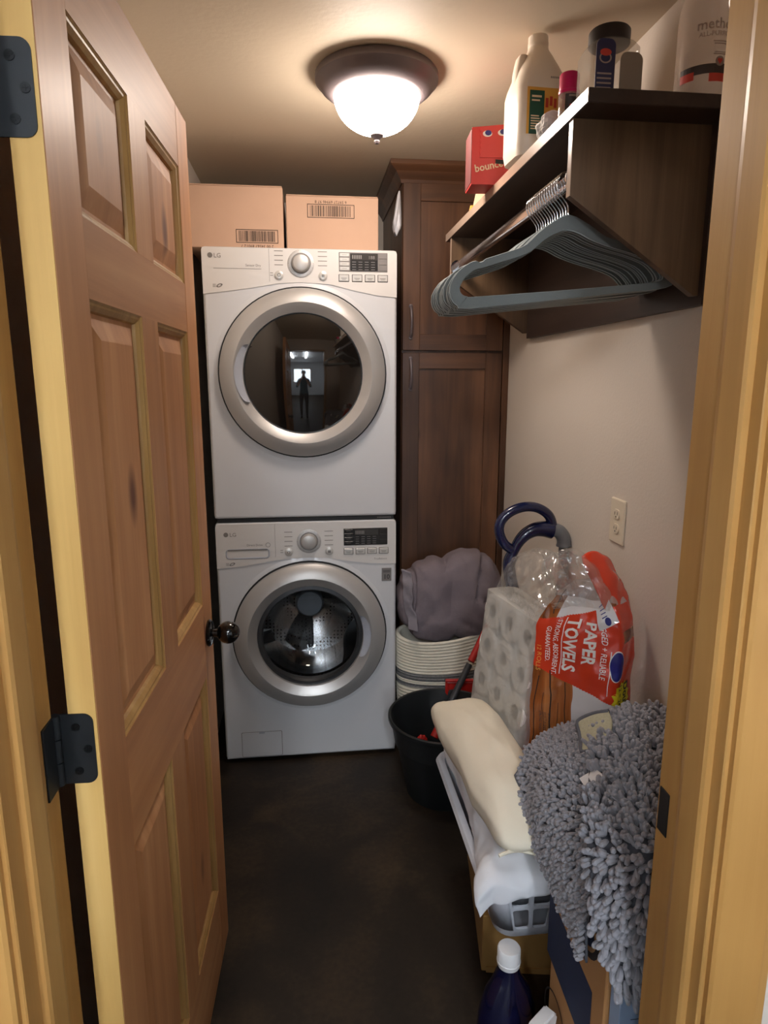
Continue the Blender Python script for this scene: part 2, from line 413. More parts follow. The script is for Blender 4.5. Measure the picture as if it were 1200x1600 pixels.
# door lining and casings: jamb boards, stops, casings
def lining(side):
    s = -1 if side == 'left' else 1; xj = JL if s < 0 else JR
    y1 = .792 if s < 0 else .776
    t = struct('trim_'+('1' if s < 0 else '2'), B(*sorted((xj, xj+s*.02)), .648, y1, 0, ZH+.02, bev=.0015, seg=1), 'jamb')
    st = NB(); ys = (.682, .735) if s < 0 else (.668, .720)
    pr = [(ys[0], 0), (ys[0], .008), (ys[0]+.004, .0105), (ys[1]-.012, .0105), (ys[1]-.004, .009), (ys[1], .005), (ys[1], 0)]
    prism(st, [(xj-s*b_, a_) for a_, b_ in pr], 'Z', 0, ZH)
    obj('door_stop', st, 'jamb', t)
    c = NB(); x0, x1 = xj+s*.006, xj+s*.086
    pr = [(0, .648), (0, .640), (.004, .637), (.062, .633), (.075, .636), (.080, .641), (.080, .655), (0, .655)]
    prism(c, [(x0+s*a_, b_) for a_, b_ in pr], 'Z', 0, ZH+.075)
    obj('casing', c, 'casing', t)
    c = NB(); pr = [(.004, .785), (.004, .798), (.06, .80), (.07, .785)]
    if s < 0: prism(c, [(x0+s*a_, b_) for a_, b_ in pr], 'Z', 0, .02)
    c.free()
    return t
TL, TR = lining('left'), lining('right')
t = struct('trim_3', B(JL, JR, .648, .785, ZH, ZH+.02), 'jamb'); obj('casing', B(JL-.086, JR+.086, .636, .655, ZH+.006, ZH+.086), 'casing', t)
# strike plate on the right jamb
obj('strike_plate', B(JR-.0015, JR+.001, .748, .771, .895, .960, bev=.0006, seg=1), 'seam', TR, label='black metal strike plate')

# ---- door
dr = bpy.data.objects.new('door_1', None); COL.objects.link(dr); dr.location = (-.2673, .797, 0); dr.rotation_euler = (0, 0, 1.5284); dr['kind'] = 'structure'
dr['label'] = 'knotty pine six panel door standing open into the laundry room'
Z0, Z1, DW, DT = .066, 2.045, .762, .035
cols = [(.098, .330), (.424, .664)]; rows = [(.27, .838), (1.012, 1.610), (1.706, 1.930)]
obj('hinge_edge', B(-.0004, .0012, .0006, DT-.0006, Z0+.001, Z1-.001), 'door_e', dr, label='hinge edge of the door, hall light put into its pale yellow')
for a, b in ((0.0006, .098), (.664, DW)): obj('stile', B(a, b, 0, DT, Z0, Z1, bev=.0015, seg=1), 'door_v', dr)
for a, b in ((Z0, .27), (.838, 1.012), (1.610, 1.706), (1.930, Z1)): obj('rail', B(.098, .664, .0004, DT-.0004, a, b), 'door_h', dr)
for a, b in rows: obj('mullion', B(.330, .424, .0002, DT-.0002, a, b), 'door_v', dr)
def rl(x0, x1, z0, z1, i, y): return [(x0+i, y, z0+i), (x1-i, y, z0+i), (x1-i, y, z1-i), (x0+i, y, z1-i)]
for (x0, x1) in cols:
    for (z0, z1) in rows:
        bm = NB(); loops(bm, [rl(x0, x1, z0, z1, .010, .014), rl(x0, x1, z0, z1, .020, .014), rl(x0, x1, z0, z1, .046, .006), rl(x0, x1, z0, z1, .048, .0055)], True, False, True)
        loops(bm, [rl(x0, x1, z0, z1, .010, .014), rl(x0, x1, z0, z1, .010, .026)], True, False, True)
        obj('raised_panel', bm, 'door_p', dr)
        bm = NB(); loops(bm, [rl(x0, x1, z0, z1, 0, .001), rl(x0, x1, z0, z1, .003, .0035), rl(x0, x1, z0, z1, .006, .004), rl(x0, x1, z0, z1, .012, .009), rl(x0, x1, z0, z1, .014, .0145), rl(x0, x1, z0, z1, .0, .0145)], True)
        obj('moulding', bm, 'door_m', dr)
# hinges: leaf on the door edge, barrel, leaf on the jamb
for zc, dark in ((1.808, 0), (1.055, 0)):
    hh = .0475
    pl = [(.0455, zc-hh), (.0455, zc+hh)]+[(.0165-.012*sin(R(a)), zc+hh-.012+.012*cos(R(a))) for a in range(0, 91, 15)]+[(.0165-.012*cos(R(a)), zc-hh+.012-.012*sin(R(a))) for a in range(0, 91, 15)]
    hg = obj('hinge', prism(NB(), pl, 'X', -.0022, .0005), 'hinge', dr, label='dark bronze hinge leaf with rounded corners')
    bm = NB()
    for k in range(3): lathe(bm, [(.006, zc-hh+k*.0318+.0006), (.006, zc-hh+k*.0318+.031)], -.004, .0495, 14)
    obj('barrel', bm, 'hinge', hg, smooth=True)
    for sy, sz in ((.026, .030), (.013, 0), (.026, -.030)):
        b2 = lathe(NB(), [(.0055, -.0031), (.0055, -.0024), (.003, -.0024)], sy, zc+sz, 14, axis='X', cap0=True)
        box(b2, -.0034, -.003, sy-.003, sy+.003, zc+sz-.0006, zc+sz+.0006); box(b2, -.0034, -.003, sy-.0006, sy+.0006, zc+sz-.003, zc+sz+.003)
        obj('screw', b2, 'screw', hg)
    # jamb leaf stands on the jamb face (world coordinates)
    j = obj('hinge_leaf', B(JL-.001, JL+.0025, .757, .7925, zc-hh, zc+hh, bev=.0008, seg=1), 'hinge', TL)
# knob
kb = NB(); lathe(kb, [(.031, 0), (.032, -.004), (.028, -.009), (.014, -.011)], .706, .93, 28, 'Y', True, False)
rose = obj('knob_rose', kb, 'knob', dr, smooth=True)
kb = NB(); pr = [(.010, -.011), (.010, -.024)]+[(.0265*sin(R(a))+.0001, -.047+.0265*cos(R(a))) for a in range(22, 181, 12)]
lathe(kb, pr, .706, .93, 28, 'Y', False, True); obj('door_knob', kb, 'knob', dr, smooth=True)

# ================================================================== ceiling fixture
fx = thing('ceiling_light', 'flush ceiling light with dark bronze rim and glowing white glass bowl', 'ceiling light', (.213, 1.957, ZC))
bm = NB(); lathe(bm, [(.160, -.001), (.166, -.008), (.166, -.022), (.158, -.030), (.150, -.040), (.140, -.048), (.128, -.056), (.118, -.058), (.116, -.045)], n=48, cap1=True)
obj('rim', bm, 'bronze', fx, smooth=True)
bm = NB(); lathe(bm, [(.116*cos(R(a)), -.056-.094*sin(R(a))) for a in range(0, 88, 8)]+[(.004, -.150)], n=40, cap0=True)
obj('glass_shade', bm, 'dome', fx, smooth=True)
bm = NB(); lathe(bm, [(.006, -.146), (.019, -.148), (.018, -.154), (.010, -.160), (.006, -.164), (.008, -.168), (.006, -.173), (.001, -.175)], n=20)
obj('finial', bm, 'bronze', fx, smooth=True)

# ================================================================== washer and dryer
def seam_poly(pts, ztop, xl, xr, rr):
    P = list(pts)
    for k in range(5): t = R(90*k/4); P.append((xr-rr+rr*cos(t), ztop-rr+rr*sin(t)))
    for k in range(5): t = R(90+90*k/4); P.append((xl+rr+rr*cos(t), ztop-rr+rr*sin(t)))
    return P
def machine(name, label, cat, zb, H, ring_c, ring_r, glass_r, seam, washer):
    X0 = -.002; HW = .343
    t = thing(name, label, cat, (X0, 2.466, zb))
    # body: front plate with a round opening, rolled edges, sides
    cx, cz = ring_c
    base = rrect(-HW, HW, 0, H, .014, 6); N = 96
    # densify rectangle outline
    per = []
    for i in range(len(base)):
        a, b = Vector(base[i]), Vector(base[(i+1) % len(base)]); k = max(1, int((b-a).length/.02))
        per += [a+(b-a)*(q/k) for q in range(k)]
    def ins(p, d):
        return Vector((max(-HW+d, min(HW-d, p.x)), max(d, min(H-d, p.y))))
    hole = glass_r+.045
    ls = []
    ang = [math.atan2(p.y-cz, p.x-cx) for p in per]
    ls.append([(cx+hole*cos(a), .05, cz+hole*sin(a)) for a in ang])
    ls.append([(cx+hole*cos(a), -.004, cz+hole*sin(a)) for a in ang])
    ls.append([(cx+(ring_r+.012)*cos(a), -.004, cz+(ring_r+.012)*sin(a)) for a in ang])
    for q_ in (.022, .0225, .024): ls.append([(cx+(ring_r+q_)*cos(a), 0, cz+(ring_r+q_)*sin(a)) for a in ang])
    for d, y in ((.0125, 0), (.0105, 0), (.010, 0), (.004, .003), (.0, .012), (0, .014), (0, .74)): ls.append([(q.x, y, q.y) for q in (ins(p, d) for p in per)])
    bm = NB(); loops(bm, ls, True, False, True)
    obj('body', bm, 'white', t, smooth=True)
    # control panel
    bm = prism(NB(), seam_poly(seam, H-.004, -HW+.002, HW-.002, .012), 'Y', -.003, .006)
    cp = obj('control_panel', bm, 'white2', t)
    YP = -.0036
    # dial
    dx, dz = (.0, H-.053) if not washer else (.006, H-.076)
    dl = obj('dial', lathe(NB(), [(.046, -.003), (.046, -.0055), (.040, -.007), (.032, -.007), (.030, -.016), (.027, -.026), (.023, -.028)], dx, dz, 36, 'Y', False, True), ['silver'], t, smooth=True)
    obj('dial_ring', lathe(NB(), [(.0315, -.0074), (.035, -.0078)], dx, dz, 36, 'Y', False, False), 'btn2', dl)
    for sx in (-.077, .077):
        bt = obj('button', lathe(NB(), [(.016, -.003), (.016, -.006), (.0135, -.0065), (.013, -.009), (.010, -.010)], dx+sx, dz-.0405, 24, 'Y', False, True), 'btn', t, smooth=True)
        sy = NB()
        if sx < 0: lathe(sy, [(.0055, -.0104), (.004, -.0104)], dx+sx, dz-.0405, 20, 'Y', False, False)
        else:
            rect_y(sy, dx+sx-.004, dx+sx-.001, dz-.046, dz-.036, -.0104); rect_y(sy, dx+sx+.001, dx+sx+.004, dz-.046, dz-.036, -.0104)
        obj('button_symbol', sy, 'printd', bt)
    # display
    x0, x1, z0, z1 = (.134, .307, H-.077, H-.012) if not washer else (.139, .308, H-.097, H-.030)
    ds = obj('display', B(x0, x1, -.0048, -.002, z0, z1, bev=.001, seg=1), 'ledblack' if washer else 'btn2', t)
    w_ = x1-x0; h_ = z1-z0
    bm = NB(); rect_y(bm, x0+w_*.23, x0+w_*.80, z0+h_*.04, z1-h_*.05, -.005); 
    if not washer: obj('display_field', bm, 'ledblack', ds)
    else: bm.free()
    bm = NB(); box(bm, x0+w_*.25, x0+w_*.79, -.0058, -.0048, z0+h_*.60, z0+h_*.92); obj('lcd', bm, 'lcd', ds)
    bm = NB(); fronttext(bm, '188' if not washer else '', .016, x0+w_*.60, -.0062, z0+h_*.66)
    for i in range(4):
        for j in range(4): rect_y(bm, x0+w_*(.27+.13*i), x0+w_*(.35+.13*i), z0+h_*(.10+.13*j), z0+h_*(.125+.13*j), -.0056)
    for k in range(6): rect_y(bm, x0+w_*(.27+.035*k), x0+w_*(.29+.035*k), z0+h_*.66, z0+h_*.86, -.0061)
    obj('display_print', bm, 'btn2', ds)
    for k in range(4):
        z = z0+h_*(.06+.235*k)
        obj('display_button', B(x0+w_*.015, x0+w_*.21, -.0066, -.0045, z, z+h_*.19, bev=.001, seg=1), 'btn' if not washer else 'ledblack', ds)
        if k < 3: obj('display_button', B(x0+w_*.82, x0+w_*.985, -.0062, -.0045, z0+h_*(.06+.31*k), z0+h_*(.33+.31*k), bev=.001, seg=1), 'btn2' if not washer else 'ledblack', ds)
    bm = NB()
    for k in range(4): rect_y(bm, x0+w_*.06, x0+w_*.16, z0+h_*(.15+.235*k), z0+h_*(.165+.235*k), -.0069)
    obj('display_print', bm, 'print', ds)
    for k in range(4):
        xk = (.151, .198, .244, .290)[k] if not washer else (.157, .203, .248, .293)[k]; zk = H-.099 if not washer else H-.120
        rb = obj('option_button', B(xk-.0185, xk+.0185, -.0044, -.002, zk-.0125, zk+.0125, bev=.0008, seg=1), 'printd', t)
        obj('button_face', B(xk-.0168, xk+.0168, -.0068, -.0042, zk-.0108, zk+.0108, bev=.001, seg=1), 'btn' if k < 2 or washer else 'btn', rb)
        bm = NB(); rect_y(bm, xk-.010, xk+.010, zk-.002, zk, -.0072); rect_y(bm, xk-.007, xk+.007, zk-.006, zk-.0045, -.0072)
        obj('button_print', bm, 'print', rb)
    # lettering and marks
    bm = NB(); zl = H-.031 if not washer else H-.043
    fronttext(bm, 'LG', .021, -.300 if not washer else -.290, YP, zl-.0075)
    lathe(bm, [(.0088, YP), (.0001, YP)], -.312 if not washer else -.303, zl, 20, 'Y', False, False)
    obj('lettering', bm, 'print', t)
    bm = NB()
    if not washer:
        fronttext(bm, 'Sensor Dry', .0115, -.139, YP, H-.066, 'RIGHT'); rect_y(bm, -.302, -.138, H-.0745, H-.0730, YP)
    else:
        fronttext(bm, 'Direct Drive', .0115, -.168, YP, H-.089, 'RIGHT'); lathe(bm, [(.009, YP), (.0075, YP)], -.148, H-.086, 20, 'Y', False, False)
        fronttext(bm, 'TrueBalance', .010, .306, YP, H-.156, 'RIGHT')
    zi = H-.131 if not washer else H-.158
    for k in range(12):
        a = R(30*k); x = -.284+.008*cos(a); z = zi+.0045*sin(a)+.003*cos(a)
        rect_y(bm, x-.003, x+.003, z-.001, z+.0012, YP)
    for k in range(3): rect_y(bm, -.307, -.296, zi-.005+.004*k, zi-.0035+.004*k, YP)
    for k in range(4):
        z = H-.010-.0155*k if not washer else H-.036-.018*k
        rect_y(bm, dx-.092, dx-.062, z-.0035, z-.0012, YP); rect_y(bm, dx+.060, dx+.092, z-.0035, z-.0012, YP)
    for k in range(2): rect_y(bm, dx-.108, dx-.098, dz-.034-.008*k, dz-.032-.008*k, YP)
    for k in range(16):
        a = R(-60+300*k/15); x, z = dx+.043*cos(a), dz+.043*sin(a); rect_y(bm, x-.0008, x+.0008, z-.0008, z+.0008, -.0072)
    obj('printed_marks', bm, 'print', t, kind='stuff')
    bm = NB(); box(bm, -.1215 if washer else -.111, -.1205 if washer else -.110, -.0034, -.0029, H-.115 if not washer else H-.135, H-.006); obj('panel_seam', bm, 'print', t)
    # porthole door
    rg = NB(); lathe(rg, [(ring_r+.006, -.003), (ring_r+.006, -.010), (ring_r, -.010)], cx, cz, 72, 'Y', False, False); 
    gk = obj('door_gasket', rg, 'seam', t, smooth=True)
    rg = NB(); lathe(rg, [(ring_r, -.004), (ring_r, -.022), (ring_r-.004, -.028), (glass_r+.045, -.046), (glass_r+.036, -.048)], cx, cz, 72, 'Y', False, False)
    dring = obj('door_ring', rg, 'silver', t, smooth=True)
    rg = NB(); lathe(rg, [(glass_r+.036, -.048), (glass_r+.026, -.044), (glass_r+.003, -.030), (glass_r+.001, -.018)], cx, cz, 72, 'Y', False, False)
    obj('bevel_ring', rg, 'silver2' if not washer else 'silver2', dring, smooth=True)
    # recessed grip on the ring
    rg = NB(); s0, s1 = (152, 207) if not washer else (-24, 24); ls = []
    for i in range(25):
        a = R(s0+(s1-s0)*i/24); w2 = sin(pi*i/24)**.4
        r0 = glass_r+.004; r1 = glass_r+.006+.026*w2
        ls.append([(cx+r0*cos(a), -.033, cz+r0*sin(a)), (cx+(r0+r1)/2*cos(a), -.0415, cz+(r0+r1)/2*sin(a)), (cx+r1*cos(a), -.0475, cz+r1*sin(a))])
    loops(rg, ls, False); obj('door_grip', rg, 'recess', dring, smooth=True, label='pale recessed grip')
    if not washer:
        Rd = .75; g = NB(); pr = [(glass_r*cos(R(a)), 0) for a in ()]
        sag = Rd-math.sqrt(Rd**2-glass_r**2)
        pr = [(glass_r, -.018)]+[(glass_r*(1-k/14)+1e-4, -.022-sag+(Rd-math.sqrt(Rd**2-(glass_r*(1-k/14))**2))) for k in range(15)]
        lathe(g, pr, cx, cz, 72, 'Y', False, True); obj('door_glass', g, 'smoke', t, smooth=True, label='smoked domed glass')
    else:
        g = NB(); lathe(g, [(glass_r+.004, -.020), (glass_r-.014, -.022), (glass_r-.02, -.012)], cx, cz, 64, 'Y', False, False)
        obj('window_trim', g, 'silver_dark', t, smooth=True)
        g = NB(); lathe(g, [(glass_r-.016, -.020), (glass_r-.02, .0), (glass_r-.03, .03), (glass_r-.05, .06), (glass_r-.085, .085), (glass_r-.13, .098), (.004, .102)], cx, cz, 56, 'Y', False, True)
        obj('door_glass', g, 'bowlglass', t, smooth=True, label='clear bowl of door glass')
        g = NB(); lathe(g, [(glass_r+.046, .045), (glass_r+.03, .06), (glass_r+.01, .075), (glass_r+.015, .09)], cx, cz, 56, 'Y', False, False)
        obj('rubber_boot', g, 'rubber', t, smooth=True)
        dm = NB(); lathe(dm, [(glass_r+.005, .09), (glass_r+.035, .11), (glass_r+.037, .40), (.10, .42), (.06, .40)], cx, cz, 56, 'Y', False, False)
        drum = obj('drum', dm, 'drum', t, smooth=True)
        hb = NB(); lathe(hb, [(.066, .402), (.062, .375), (.054, .365), (.002, .363)], cx, cz, 36, 'Y', False, True)
        obj('drum_hub', hb, 'hub', drum, smooth=True)
        for k in range(3):
            a = R(205+120*k); f = NB(); ls = []
            for i in range(9):
                y = .12+.27*i/8; tw = a+.5*(i/8-.5); hgt = .055*sin(pi*(i+.6)/9.2)
                r0 = glass_r+.034
                ls.append([(cx+r0*cos(tw-.16), y, cz+r0*sin(tw-.16)), (cx+(r0-hgt)*cos(tw-.04), y, cz+(r0-hgt)*sin(tw-.04)), (cx+(r0-hgt)*cos(tw+.04), y, cz+(r0-hgt)*sin(tw+.04)), (cx+r0*cos(tw+.16), y, cz+r0*sin(tw+.16))])
            loops(f, ls, False); obj('drum_paddle', f, 'drum2', drum, smooth=True)
        for k in range(3):
            a = R(255+120*k); f = NB(); ls = []
            for i in range(8):
                r0 = .06+.15*i/7; wv = .42-.10*i/7; ls.append([(cx+r0*cos(a-wv), .405-.02*i/7, cz+r0*sin(a-wv)), (cx+r0*cos(a), .360-.007*i, cz+r0*sin(a)), (cx+r0*cos(a+wv), .405-.02*i/7, cz+r0*sin(a+wv))])
            loops(f, ls, False); obj('drum_spoke', f, 'drum', drum, smooth=True)
        # detergent drawer grip
        bm = NB(); pl = rrect(-.307, -.142, H-.139, H-.099, .014, 4); pl2 = rrect(-.301, -.148, H-.133, H-.102, .010, 4)
        loops(bm, [[(a, -.0031, b) for a, b in pl], [(a, -.005, b) for a, b in rrect(-.304, -.145, H-.136, H-.100, .012, 4)], [(a, -.0032, b) for a, b in pl2], [(a, .004, b) for a, b in rrect(-.296, -.153, H-.128, H-.104, .008, 4)]], True, False, True)
        dg_ = obj('drawer_grip', bm, 'recess', t, label='pale recessed detergent drawer grip'); obj('grip_shade', B(-.298, -.151, -.0046, -.003, H-.1065, H-.1025), 'print', dg_)  # raised dark strip stands in for the shade inside the scoop
        # badge
        bm = NB(); box(bm, .286, .324, -.002, .001, H-.245, H-.192, bev=.001, seg=1); bd = obj('badge', bm, 'btn2', t)
        bm = NB(); fronttext(bm, '10', .026, .305, -.0026, H-.236, 'CENTER', .02); rect_y(bm, .291, .319, H-.204, H-.202, -.0026); rect_y(bm, .291, .319, H-.209, H-.207, -.0026); obj('lettering', bm, 'printd', bd)
        # filter flap
        bm = NB()
        P0 = rrect(-.279, -.118, .010, .118, .006, 3); P1 = rrect(-.277, -.120, .012, .116, .005, 3)
        loops(bm, [[(a, -.0006, b) for a, b in P0], [(a, -.0006, b) for a, b in P1]], True); ff = obj('filter_flap', bm, 'print', t)
        bm = prism(NB(), P1, 'Y', -.002, .002); obj('flap_cover', bm, 'white', ff); obj('flap_latch', B(-.209, -.187, -.003, -.0015, .110, .117), 'recess', ff)
    return t
M_['bowlglass'] = film('bowl_glass', tint=(.86, .88, .88), haze=.004, gloss=.05, rough=.03, bump=.02, bscale=4)
M_['rubber'] = plain('grey_rubber', (58, 58, 60), .5)
M_['hub'] = plain('hub_grey', (120, 124, 132), .4, metal=.3)
m, n, l, p = mat('perforated_drum'); M_['drum'] = m
tc = n.new('ShaderNodeTexCoord'); vo = n.new('ShaderNodeTexVoronoi'); vo.inputs['Scale'].default_value = 62; vo.inputs['Randomness'].default_value = .12
l.new(tc.outputs['Object'], vo.inputs['Vector'])
cr = n.new('ShaderNodeValToRGB'); e = cr.color_ramp.elements; e[0].position = .20; e[0].color = (.01, .01, .01, 1); e[1].position = .27; e[1].color = (.55, .55, .56, 1)
l.new(vo.outputs['Distance'], cr.inputs['Fac']); l.new(cr.outputs['Color'], p.inputs['Base Color'])
p.inputs['Metallic'].default_value = 1; p.inputs['Roughness'].default_value = .22
M_['drum2'] = plain('paddle_steel', (150, 152, 156), .3, metal=1, noise_amt=.05)
machine('dryer', 'white front-load dryer with smoked glass door stacked on the washer', 'dryer', 1.004, .966, (-.001+.001, .532), .297, .211,
        [(-.341, .806), (-.255, .817), (-.165, .830), (-.08, .845), (-.004, .850), (.10, .845), (.19, .824), (.27, .809), (.341, .803)], False)
machine('washer', 'white front-load washer with clear porthole under the dryer', 'washer', .014, .974, (.004, .522), .294, .203,
        [(-.341, .800), (-.253, .806), (-.19, .815), (-.118, .827), (-.06, .832), (.006, .833), (.07, .831), (.131, .820), (.23, .804), (.341, .799)], True)
bm = NB(); box(bm, -.335, .331, 2.475, 3.19, .989, 1.003); tk = tag(obj('stacking_kit', bm, 'seam'), 'dark metal stacking kit strip between washer and dryer', 'bracket')
bm = NB()
for k in range(9): rect_y(bm, .268+.006*k, .272+.006*k, .9945, .9985, 2.4745)
obj('lettering', bm, 'print', tk)

# ================================================================== boxes on the dryer
def carton(name, label, x0, x1, y0, y1, z0, z1, rz, bar, flip):
    cx, cy = (x0+x1)/2, (y0+y1)/2
    t = thing(name, label, 'box', (cx, cy, z0), rz)
    w, d, h = (x1-x0)/2, (y1-y0)/2, z1-z0
    obj('carton', B(-w, w, -d, d, 0, h-.004, bev=.003, seg=2), 'card', t)
    for s in (-1, 1): obj('flap', B(-w+.002, w-.002, *sorted((s*.002, s*d)), h-.004, h, bev=.001, seg=1), 'card', t)
    obj('tape', B(-w+.004, w-.004, -.025, .025, h, h+.0006), 'tape', t)
    bx0, bx1, bz0, bz1 = bar; y = -d-.0006; bm = NB()
    e_ = .0022
    rect_y(bm, bx0, bx1, bz0, bz0+e_, y); rect_y(bm, bx0, bx1, bz1-e_, bz1, y); rect_y(bm, bx0, bx0+e_, bz0, bz1, y); rect_y(bm, bx1-e_, bx1, bz0, bz1, y)
    x = bx0+.010; rnd = random.Random(3 if flip else 5)
    while x < bx1-.012:
        wd = rnd.choice((.0012, .0012, .0022, .0032)); rect_y(bm, x, x+wd, bz0+.005, bz1-.005, y); x += wd+rnd.choice((.0012, .002, .003))
    obj('barcode', bm, 'ink', t)
    bm = NB()
    s = '2 00 34567 89012 7' if not flip else '6 59727 69946 97 8'
    text_bm(bm, s, .014, Matrix.Translation(((bx0+bx1)/2, y, (bz1+.012) if flip else bz0-.006)) @ Matrix.Rotation(pi/2, 4, 'X') @ Matrix.Rotation(pi, 4, 'Z'), 'CENTER')
    obj('lettering', bm, 'ink', t)
carton('cardboard_box', 'taller plain cardboard box on the dryer beside the open door, barcode low', -.395, -.060, 2.50, 2.90, 1.9705, 2.178, 0, (.002, .148, .018, .063), False)
carton('cardboard_box', 'plain cardboard box on the dryer next to the wood cabinet, barcode near its top', -.050, .279, 2.52, 2.90, 1.9705, 2.158, 0, (-.090, .078, .112, .158), True)

# ================================================================== tall cabinet
cb = thing('pantry_cabinet', 'tall dark-stained knotty wood cabinet behind the dryer in the corner', 'cabinet', (.605, 2.68, 0))
obj('carcass', B(-.217, .217, 0, .615, .0, 2.30, bev=.002, seg=1), 'cab_v', cb)
obj('face_strip', B(.195, .2205, -.022, 0, .0, 2.25), 'cab_v', cb)
def shaker(x0, x1, z0, z1):
    d = obj('door', B(x0+.066, x1-.066, -.012, -.002, z0+.06, z1-.06), 'cab_v', cb)
    for a, b in ((x0, x0+.068), (x1-.068, x1)): obj('stile', B(a, b, -.021, -.001, z0, z1, bev=.0015, seg=1), 'cab_v', d)
    for a, b in ((z0, z0+.062), (z1-.062, z1)): obj('rail', B(x0+.068, x1-.068, -.0205, -.001, a, b, bev=.001, seg=1), 'cab_h', d)
    return d
du = shaker(-.215, .192, 1.632, 2.248); dlw = shaker(-.215, .192, .10, 1.622)
for d, z0, z1 in ((du, 1.68, 1.80), (dlw, 1.48, 1.60)):
    P = [(-.183, -.021-.026*sin(pi*k/12)**.7, z0+(z1-z0)*k/12) for k in range(13)]
    h = tube(NB(), P, [.0065-.002*sin(pi*k/12) for k in range(13)], 10)
    for z in (z0, z1): lathe(h, [(.008, -.020), (.007, -.026), (.002, -.027)], -.183, z, 14, 'Y')
    obj('handle', h, 'bronze', d, smooth=True, label='dark bronze arched pull')
# crown moulding: front run and left return, mitred
pr = [(0, 2.25), (.004, 2.25), (.008, 2.262), (.026, 2.288), (.046, 2.302), (.050, 2.306), (.050, 2.3215), (0, 2.3215)]
cr_ = NB(); ls = [[(-.217-o, .615, z) for o, z in pr], [(-.217-o, -.003-o, z) for o, z in pr], [(.2205, -.003-o, z) for o, z in pr]]
loops(cr_, ls, True, True, True); obj('crown', cr_, 'cab_h', cb)
# white cloth showing between cabinet and dryer top
def wav(q):
    v = noise.noise_vector(q*14); return q+v*.010
bm = NB(); ls = []
for k in range(15):
    f = k/14; z = 2.215-.150*f; w = .003+.021*f**.9*(1 if f < .82 else max(.15, (1-f)/.18)); L = []
    for q in range(20):
        a = 2*pi*q/20; rr = w*(1+.28*sin(3*a+f*3)+.15*sin(5*a))
        L.append((.3635+.012*(1-f)-.002+rr*cos(a)*.85, 2.650+rr*1.6*sin(a)+.02*f, z+.008*sin(2*a)*f))
    ls.append(L)
loops(bm, ls, True, True, True)
tag(obj('cloth_bundle', bm, 'sheet', smooth=True), 'white cloth bundle hanging at the upper left side of the cabinet', 'cloth')

# ================================================================== wall shelf with rod
sh = thing('closet_shelf', 'dark-stained wall shelf with angled ends and a hanging rod', 'shelf', (XR, 1.255, 1.66))
def SX(x): return x-XR
obj('shelf_board', B(SX(.520), -.0005, 0, 1.223, .343, .368, bev=.0015, seg=1), 'shelf_y', sh)
obj('sheen_edge_band', B(SX(.5185), SX(.5202), 0, 1.2225, .3435, .3675), 'shelf_e', sh, label='front edge band with the lamp sheen put into its lighter colour')
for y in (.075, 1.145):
    obj('sheen_edge_band', B(SX(.5228), SX(.5242), y+.0005, y+.0185, .205, .343), 'shelf_e', sh)
    bm = prism(NB(), [(SX(.524), .343), (SX(.524), .205), (SX(.798), .022), (-.0185, .022), (-.0185, .343)], 'Y', y, y+.019); obj('end_panel', bm, 'shelf_z', sh)
obj('back_board', B(-.0185, -.0005, .06, 1.145, .003, .343), 'shelf_y', sh)
rd = NB(); L0 = []
pts = rrect(-.008, .008, -.016, .016, .0075, 4)
loops(rd, [[(SX(.545)+a, .0935, .247+b) for a, b in pts], [(SX(.545)+a, 1.1455, .247+b) for a, b in pts]], True, True, True)
obj('rod', rd, 'chrome', sh, smooth=True)
for y in (.0945, 1.139):
    s_ = NB(); lathe(s_, [(.024, y), (.024, y+.005)], SX(.545), .244, 20, 'Y'); obj('rod_socket', s_, 'chrome', sh)

# ---- hangers
OL = [(0.004, -0.057), (-0.027, -0.072), (-0.059, -0.095), (-0.083, -0.118), (-0.112, -0.13), (-0.166, -0.147), (-0.172, -.152), (-.180, -.155), (-.188, -.152), (-0.201, -0.156), (-0.225, -0.173), (-0.242, -0.201), (-0.240, -0.227), (-0.226, -0.242), (-0.201, -0.248), (-0.025, -0.229), (0.173, -0.207), (0.23, -0.199), (0.249, -0.186), (0.241, -0.16), (0.21, -0.137), (0.166, -0.12), (0.13, -0.109), (0.091, -0.099), (0.065, -0.084), (0.039, -0.069)]
IL = [(0.005, -0.089), (-0.021, -0.096), (-0.045, -0.11), (-0.069, -0.130), (-0.095, -0.142), (-0.152, -0.160), (-.165, -.164), (-.175, -.167), (-.182, -.168), (-0.192, -0.172), (-0.210, -0.186), (-0.221, -0.206), (-0.215, -0.219), (-0.203, -.223), (-0.191, -0.223), (-0.02, -0.209), (0.172, -0.191), (0.212, -0.185), (0.220, -0.176), (0.206, -0.158), (0.185, -0.144), (0.145, -0.131), (0.115, -0.124), (0.081, -0.115), (0.052, -0.105), (0.031, -0.095)]
def smooth2(P, n=2):
    k = len(P); out = []
    for i in range(k):
        a, b, c, d = (Vector(P[(i+j) % k]) for j in (-1, 0, 1, 2))
        for q in range(n):
            t = q/n; v = .5*((2*b)+(c-a)*t+(2*a-5*b+4*c-d)*t*t+(3*b-a-3*c+d)*t**3); out.append((v.x, v.y))
    return out
o_, i_ = smooth2(OL), smooth2(IL)
mid = [((a[0]+b[0])/2, (a[1]+b[1])/2) for a, b in zip(o_, i_)]
def hl(P, y, k=0.0): return [(a[0]+(b[0]-a[0])*k, y, a[1]+(b[1]-a[1])*k) for a, b in zip(P, mid)]
bm = NB(); loops(bm, [hl(o_, 0), hl(o_, -.0026, .12), hl(i_, -.0026, .12), hl(i_, 0), hl(i_, .0026, .12), hl(o_, .0026, .12), hl(o_, 0)], True)
bmesh.ops.remove_doubles(bm, verts=bm.verts, dist=1e-6)
h0 = thing('clothes_hanger', '', 'hanger', (.545, 1.40, 1.905), 0, 'grey velvet hangers on the rod')
